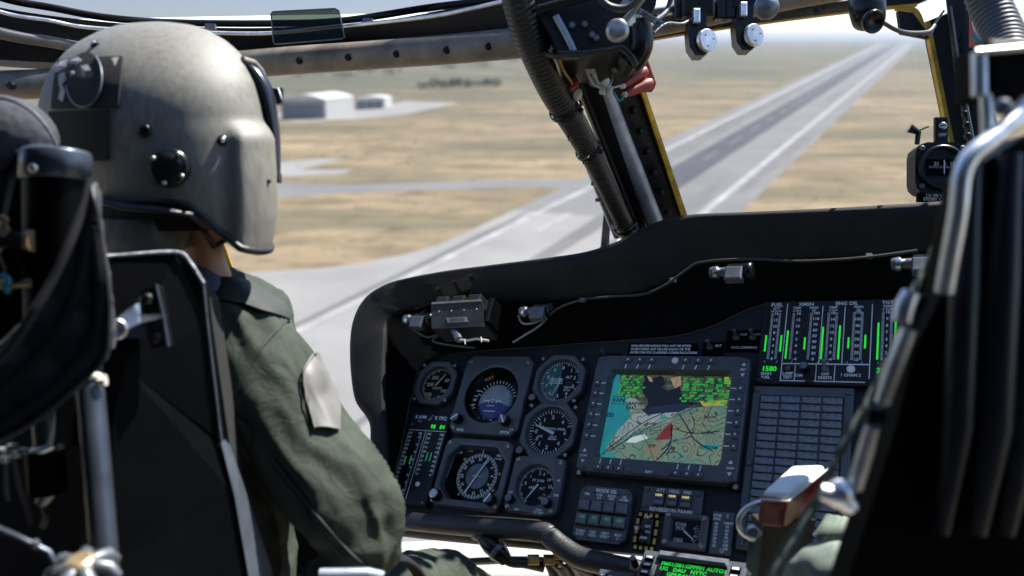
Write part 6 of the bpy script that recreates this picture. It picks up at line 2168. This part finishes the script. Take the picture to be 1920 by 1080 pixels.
part('hinge_strap', MBN().tube(npath([(36, 284, .63), (60, 276, .625), (92, 276, .62), (112, 284, .618)], 5), .0035, 8, flat=.5), 'seat_edge', hr2, world=True)
hf = thing('harness_fitting', 'bronze harness fitting with teal wire at the left edge', 'fitting', ncam(30, 500, .6))
part('barrel', MBN().tube([ncam(-20, 456, .61), ncam(64, 452, .60)], .0075, 16), 'gloss_black', hf, world=True)
part('end_cap', MBN().tube([ncam(56, 452, .600), ncam(66, 452, .599)], .0080, 16), 'bronze', hf, world=True)
part('sleeve', MBN().tube([ncam(20, 470, .605), ncam(44, 530, .605)], .0085, 14), 'seat_armour', hf, world=True)
part('spring', MBN().tube(npath([(2, 408, .6), (12, 412, .6), (4, 424, .6), (14, 430, .6), (6, 442, .6)], 4), .0025, 6), 'bronze', hf, world=True)
part('bar', MBN().tube([ncam(-10, 534, .60), ncam(58, 530, .60)], .0032, 8), 'brass', hf, world=True)
part('teal_wire', MBN().tube(npath([(4, 516, .598), (16, 524, .596), (10, 540, .596), (18, 548, .598)], 4), .0024, 6), 'wire_teal', hf, world=True)

# webbing pouch slung over the cylinder
bag = thing('webbing_pouch', 'black pouch wrapped with webbing bands hanging at the left edge', 'pouch', ncam(60, 800, .58))
BAG = [(166, 338), (175, 352), (181, 400), (193, 470), (205, 555), (207, 625), (192, 680), (142, 730), (62, 795), (0, 832), (-140, 900), (-160, 720), (0, 642), (50, 586), (98, 512), (138, 432)]
flat_bag = merged([MB().prism([ncam(x, y, .578) for x, y in BAG], FW * .013)], .0036, lambda p, n_: .0022 * noise.noise(p * 26) + .0009 * noise.noise(p * 70), 6)
part('pouch_body', flat_bag, 'bag_fabric', bag, world=True)
BB = BVHTree.FromPolygons([tuple(p) for p in flat_bag.v], flat_bag.f)


def onbag(x, y, off):
    d = (cam(x, y, 1.0) - EYE).normalized()
    h = BB.ray_cast(EYE, d)
    p_ = h[0] if h[0] is not None else ncam(x, y, .578)
    return p_ - d * off


def bag_strip(name, pts, hw, off, mat):
    # flat webbing laid across the pouch: pts is its centre line in the view, hw its half width
    c_ = catmull(pts, 8)
    rows = []
    for i, (x, y) in enumerate(c_):
        x2, y2 = c_[min(i + 1, len(c_) - 1)]
        x1, y1 = c_[max(i - 1, 0)]
        L = math.hypot(x2 - x1, y2 - y1)
        nx_, ny_ = -(y2 - y1) / L * hw, (x2 - x1) / L * hw
        a_, b_ = onbag(x + nx_, y + ny_, off), onbag(x - nx_, y - ny_, off)
        rows.append([a_, a_.lerp(b_, .5) - HD * .0006, b_, b_ + HD * .004, a_ + HD * .004])
    for _ in range(2):
        rows = [[(rows[max(j - 1, 0)][k] + rows[j][k] * 2 + rows[min(j + 1, len(rows) - 1)][k]) / 4 for k in range(5)] for j in range(len(rows))]
    part(name, MB().loft(rows, True, (True, True), 0, False), mat, bag, world=True)


for pts, hw in (([(128, 452), (160, 470), (192, 494)], 7), ([(94, 524), (150, 548), (204, 584)], 20), ([(34, 612), (96, 640), (160, 676)], 21), ([(-60, 676), (10, 712), (80, 764)], 22), ([(-120, 760), (-60, 800), (-10, 826)], 20)):
    bag_strip('webbing_band', pts, hw, .0035, 'bag_webbing')
for pts in ([(164, 372), (160, 470), (140, 560), (90, 650), (10, 730), (-80, 790)], [(176, 420), (186, 520), (180, 610), (140, 690), (60, 762), (-40, 824)]):
    bag_strip('lengthwise_strap', pts, 9, .0055, 'bag_webbing')
for pts in ([(178, 372), (190, 462), (203, 556), (204, 624), (189, 677), (140, 726), (60, 790), (-60, 852)],):
    part('edge_piping', MB().tube([onbag(x, y, .003) for x, y in catmull(pts, 6)], .0026, 8), 'bag_webbing', bag, world=True)
part('cord', MBN().tube(npath([(166, 334, .575), (158, 380, .57), (128, 460, .56), (96, 528, .555), (60, 590, .55), (20, 650, .55), (-30, 700, .55)], 6), .0032, 10), 'bag_webbing', bag, world=True)
part('cord', MBN().tube(npath([(172, 350, .575), (176, 372, .57), (182, 400, .57), (176, 412, .57)], 5), .0018, 8), 'wire_black', bag, world=True)

# ================================================================== right seat, near the lens
rs = thing('copilot_seat', 'black right seat back close to the lens with soft vertical ribs', 'seat', cam(1800, 1080, .6))
part('back_plate', facet([(1812, 330, .60), (1850, 300, .60), (1930, 250, .60), (2330, 240, .62), (2330, 1180, .62), (1560, 1180, .62), (1630, 960, .62), (1680, 800, .62), (1716, 650, .62), (1768, 548, .615), (1790, 430, .605)], .03), 'seat_armour', rs, world=True)
for x0, x1, r_ in ((1822, 1796, .010), (1892, 1862, .013), (1950, 1915, .013)):
    part('rib', MB().tube([cam(x0, 290, .60), cam((x0 + x1) / 2, 520, .598), cam(x1, 800, .60), cam(x1 - 30, 1000, .61)], [r_ * .7, r_, r_, r_ * .5], 16), 'seat_rib', rs, world=True)
part('side_plate', facet([(1716, 560, .64), (1772, 545, .63), (1800, 620, .63), (1770, 800, .64), (1700, 1000, .65), (1640, 1180, .65), (1590, 1180, .66), (1664, 800, .66)], .01), 'seat_armour', rs, world=True)
part('top_block', MB().box(cam(1876, 138, .62), (.042, .036, .05), 0, CAMM.to_3x3(), .003), 'seat_armour', rs, world=True)
part('top_rail', MB().tube([cam(1830, 98, .595), cam(1990, 84, .59)], .0024, 10), 'silver_paint', rs, world=True)
part('block_edge', MB().tube([cam(1836, 100, .60), cam(1837, 180, .60)], .0055, 14), 'silver_paint', rs, world=True)
part('post_rod', MB().tube([cam(1848, 178, .605), cam(1852, 270, .605)], .0042, 14), 'silver_paint', rs, world=True)
part('pin', MB().ball(cam(1880, 200, .585), .0062, 14), 'dull_metal', rs, world=True)
part('bent_tube', MB().tube(path([(1930, 190, .59), (1900, 226, .585), (1858, 262, .58), (1822, 292, .578), (1804, 330, .578), (1796, 400, .58), (1782, 480, .585), (1770, 548, .59)], 8), [.0062] * 57, 20), 'silver_paint', rs, world=True)
ha = thing('harness_adjuster_bar', 'blurred silver adjuster bars along the near edge of the right seat', 'bar', cam(1600, 930, .6))
part('bar', MB().tube([cam(1708, 548, .60), cam(1696, 575, .60), cam(1690, 604, .60)], [.006, .0072, .0065], 14), 'silver_paint', ha, world=True)
part('bar', MB().tube([cam(1704, 618, .60), cam(1676, 690, .605), cam(1654, 756, .61)], [.0055, .006, .0055], 14), 'silver_paint', ha, world=True)
part('bar', MB().tube([cam(1636, 800, .61), cam(1622, 850, .615), cam(1602, 915, .62)], [.0052, .006, .0058], 14), 'silver_paint', ha, world=True)
part('pivot', MB().ball(cam(1574, 926, .615), .0105, 16), 'silver_paint', ha, world=True)
part('pivot_arm', MB().tube([cam(1540, 922, .615), cam(1574, 930, .612), cam(1596, 952, .615)], [.006, .008, .006], 12), 'silver_paint', ha, world=True)
part('joint', MB().box(cam(1640, 780, .615), (.012, .012, .012), 0, CAMM.to_3x3(), .002), 'gloss_black', ha, world=True)
gc = thing('green_cord', 'thin twisted green cord running down along the right seat', 'cord', cam(1470, 1080, .62))
P_ = [camv(p) for p in catmull([(1768, 430, .66), (1742, 486, .655), (1714, 545, .65), (1676, 650, .64), (1640, 728, .635), (1602, 800, .63), (1568, 862, .63), (1540, 930, .63), (1500, 1000, .63), (1462, 1060, .63), (1440, 1100, .63)], 8)]
g = MB()
for s1 in (0, PI):
    tw = []
    for i, p in enumerate(P_):
        a = i * .55 + s1
        tw.append(p + (RT * math.cos(a) + UP * math.sin(a) * .4 + FW * math.sin(a)) * .0011)
    g.tube(tw, .0019, 6)
part('twisted_strands', g, 'cord_green', gc, world=True)
sw = thing('seat_webbing', 'grey-green webbing strap slanting beside the red handle', 'strap', cam(1440, 1080, .75))
part('strap', MB().loft([[cam(x - w_, y, z), cam(x + w_, y, z), cam(x + w_, y, z + .003), cam(x - w_, y, z + .003)] for x, y, z, w_ in catmull([(1592, 790, .74, 5), (1556, 880, .74, 6), (1520, 950, .74, 8), (1476, 1020, .74, 12), (1440, 1100, .74, 16)], 5)], True, (True, True), 0, False), 'cord_green', sw, world=True)
# red padded handle with wire ring
rh_ = thing('red_padded_handle', 'red leather handle with sunlit white top beside the caution tiles', 'handle', cam(1480, 940, .98))
top_ = [cam(1424, 932, .94), cam(1486, 878, 1.03), cam(1552, 876, 1.02), cam(1478, 936, .93)]
low_ = [cam(1416, 984, .955), cam(1486, 940, 1.04), cam(1548, 938, 1.03), cam(1470, 994, .945)]
bxm = MB().add(top_ + low_, [(0, 1, 2, 3), (7, 6, 5, 4), (0, 3, 7, 4), (3, 2, 6, 7), (2, 1, 5, 6), (1, 0, 4, 5)])
part('leather_body', merged([bxm], .003, lambda p, n_: .0012 * noise.noise(p * 60), 16), 'leather_red', rh_, world=True)
mk('glare_white', (.80, .78, .74), .5, var=.06)  # white pad paints the sun's glare on top of the red leather
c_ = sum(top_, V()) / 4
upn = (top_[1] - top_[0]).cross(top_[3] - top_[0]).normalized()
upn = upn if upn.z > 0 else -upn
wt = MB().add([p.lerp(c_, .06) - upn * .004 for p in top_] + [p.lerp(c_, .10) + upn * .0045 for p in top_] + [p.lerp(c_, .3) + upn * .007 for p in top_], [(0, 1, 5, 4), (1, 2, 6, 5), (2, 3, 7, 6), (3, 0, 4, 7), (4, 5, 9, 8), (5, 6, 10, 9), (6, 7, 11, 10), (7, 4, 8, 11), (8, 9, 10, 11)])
part('sunlit_top', merged([wt.prism([p.lerp(c_, .08) - upn * .006 for p in top_], upn * .004)], .003, None, 4), 'glare_white', rh_, world=True)
part('stitching', MB().tube([top_[0] - UP * .002, top_[3] - UP * .002 - FW * .001, top_[2] - UP * .002], .0014, 6), 'wire_cream', rh_, world=True)
part('stand', MB().prism([cam(x, y, 1.0) for x, y in ((1432, 985), (1530, 975), (1500, 1090), (1420, 1090))], FW * .05), 'box_brown', rh_, world=True)
part('wire_ring', MB().tube(path([(1432, 940, .96), (1404, 950, .96), (1386, 972, .96), (1390, 996, .96), (1412, 1010, .96), (1424, 1000, .965)], 6), .0032, 10), 'silver_paint', rh_, world=True)
part('eyelet', MB().lathe([(.004, 0), (.009, 0), (.009, .005), (.004, .005)], frame(cam(1412, 998, .958), -FW + UP * .2), 16), 'steel', rh_, world=True)
# the other pilot: knee and sleeve
cpil = thing('person', 'second person mostly hidden by the right seat, green sleeve and pale lit knee showing', 'person', cam(1640, 1080, .95))
kn = merged([tube_px([(1720, 1230, .86, 74), (1640, 1120, .88, 72), (1562, 1078, .90, 68), (1524, 1110, .92, 58), (1500, 1240, .94, 50)]), tube_px([(1800, 880, .86, 60), (1730, 905, .88, 46), (1668, 924, .92, 36), (1636, 948, .96, 26), (1618, 990, 1.0, 18)]), MB().loft(ell_rings([(1830, 780, .85, 90, .06), (1830, 900, .85, 110, .08), (1800, 1240, .86, 120, .09)]), True, (True, True))],
            .006, lambda p, n_: .006 * noise.noise(p * 22) + .003 * noise.noise(p * 55))
part('flight_suit', kn, 'cloth_green', cpil, world=True)
part('sleeve_tab', MB().prism([cam(x, y, .90) for x, y in ((1644, 850), (1676, 838), (1678, 868), (1660, 896), (1646, 900), (1642, 872))], FW * .006), 'cloth_green', cpil, world=True)
part('cuff_buckle', MB().lathe([(.004, 0), (.008, 0), (.008, .004), (.004, .004)], frame(cam(1640, 884, .905), -FW + RT * -.3), 14), 'brass', cpil, world=True)
for k in range(4):
    part('glove_finger', MB().tube(path([(1560 + k * 14, 974 + k * 3, 1.0), (1548 + k * 13, 996, .99), (1536 + k * 12, 1012, .99)], 4), [.009] * 9, 10), 'cloth_green', cpil, world=True)
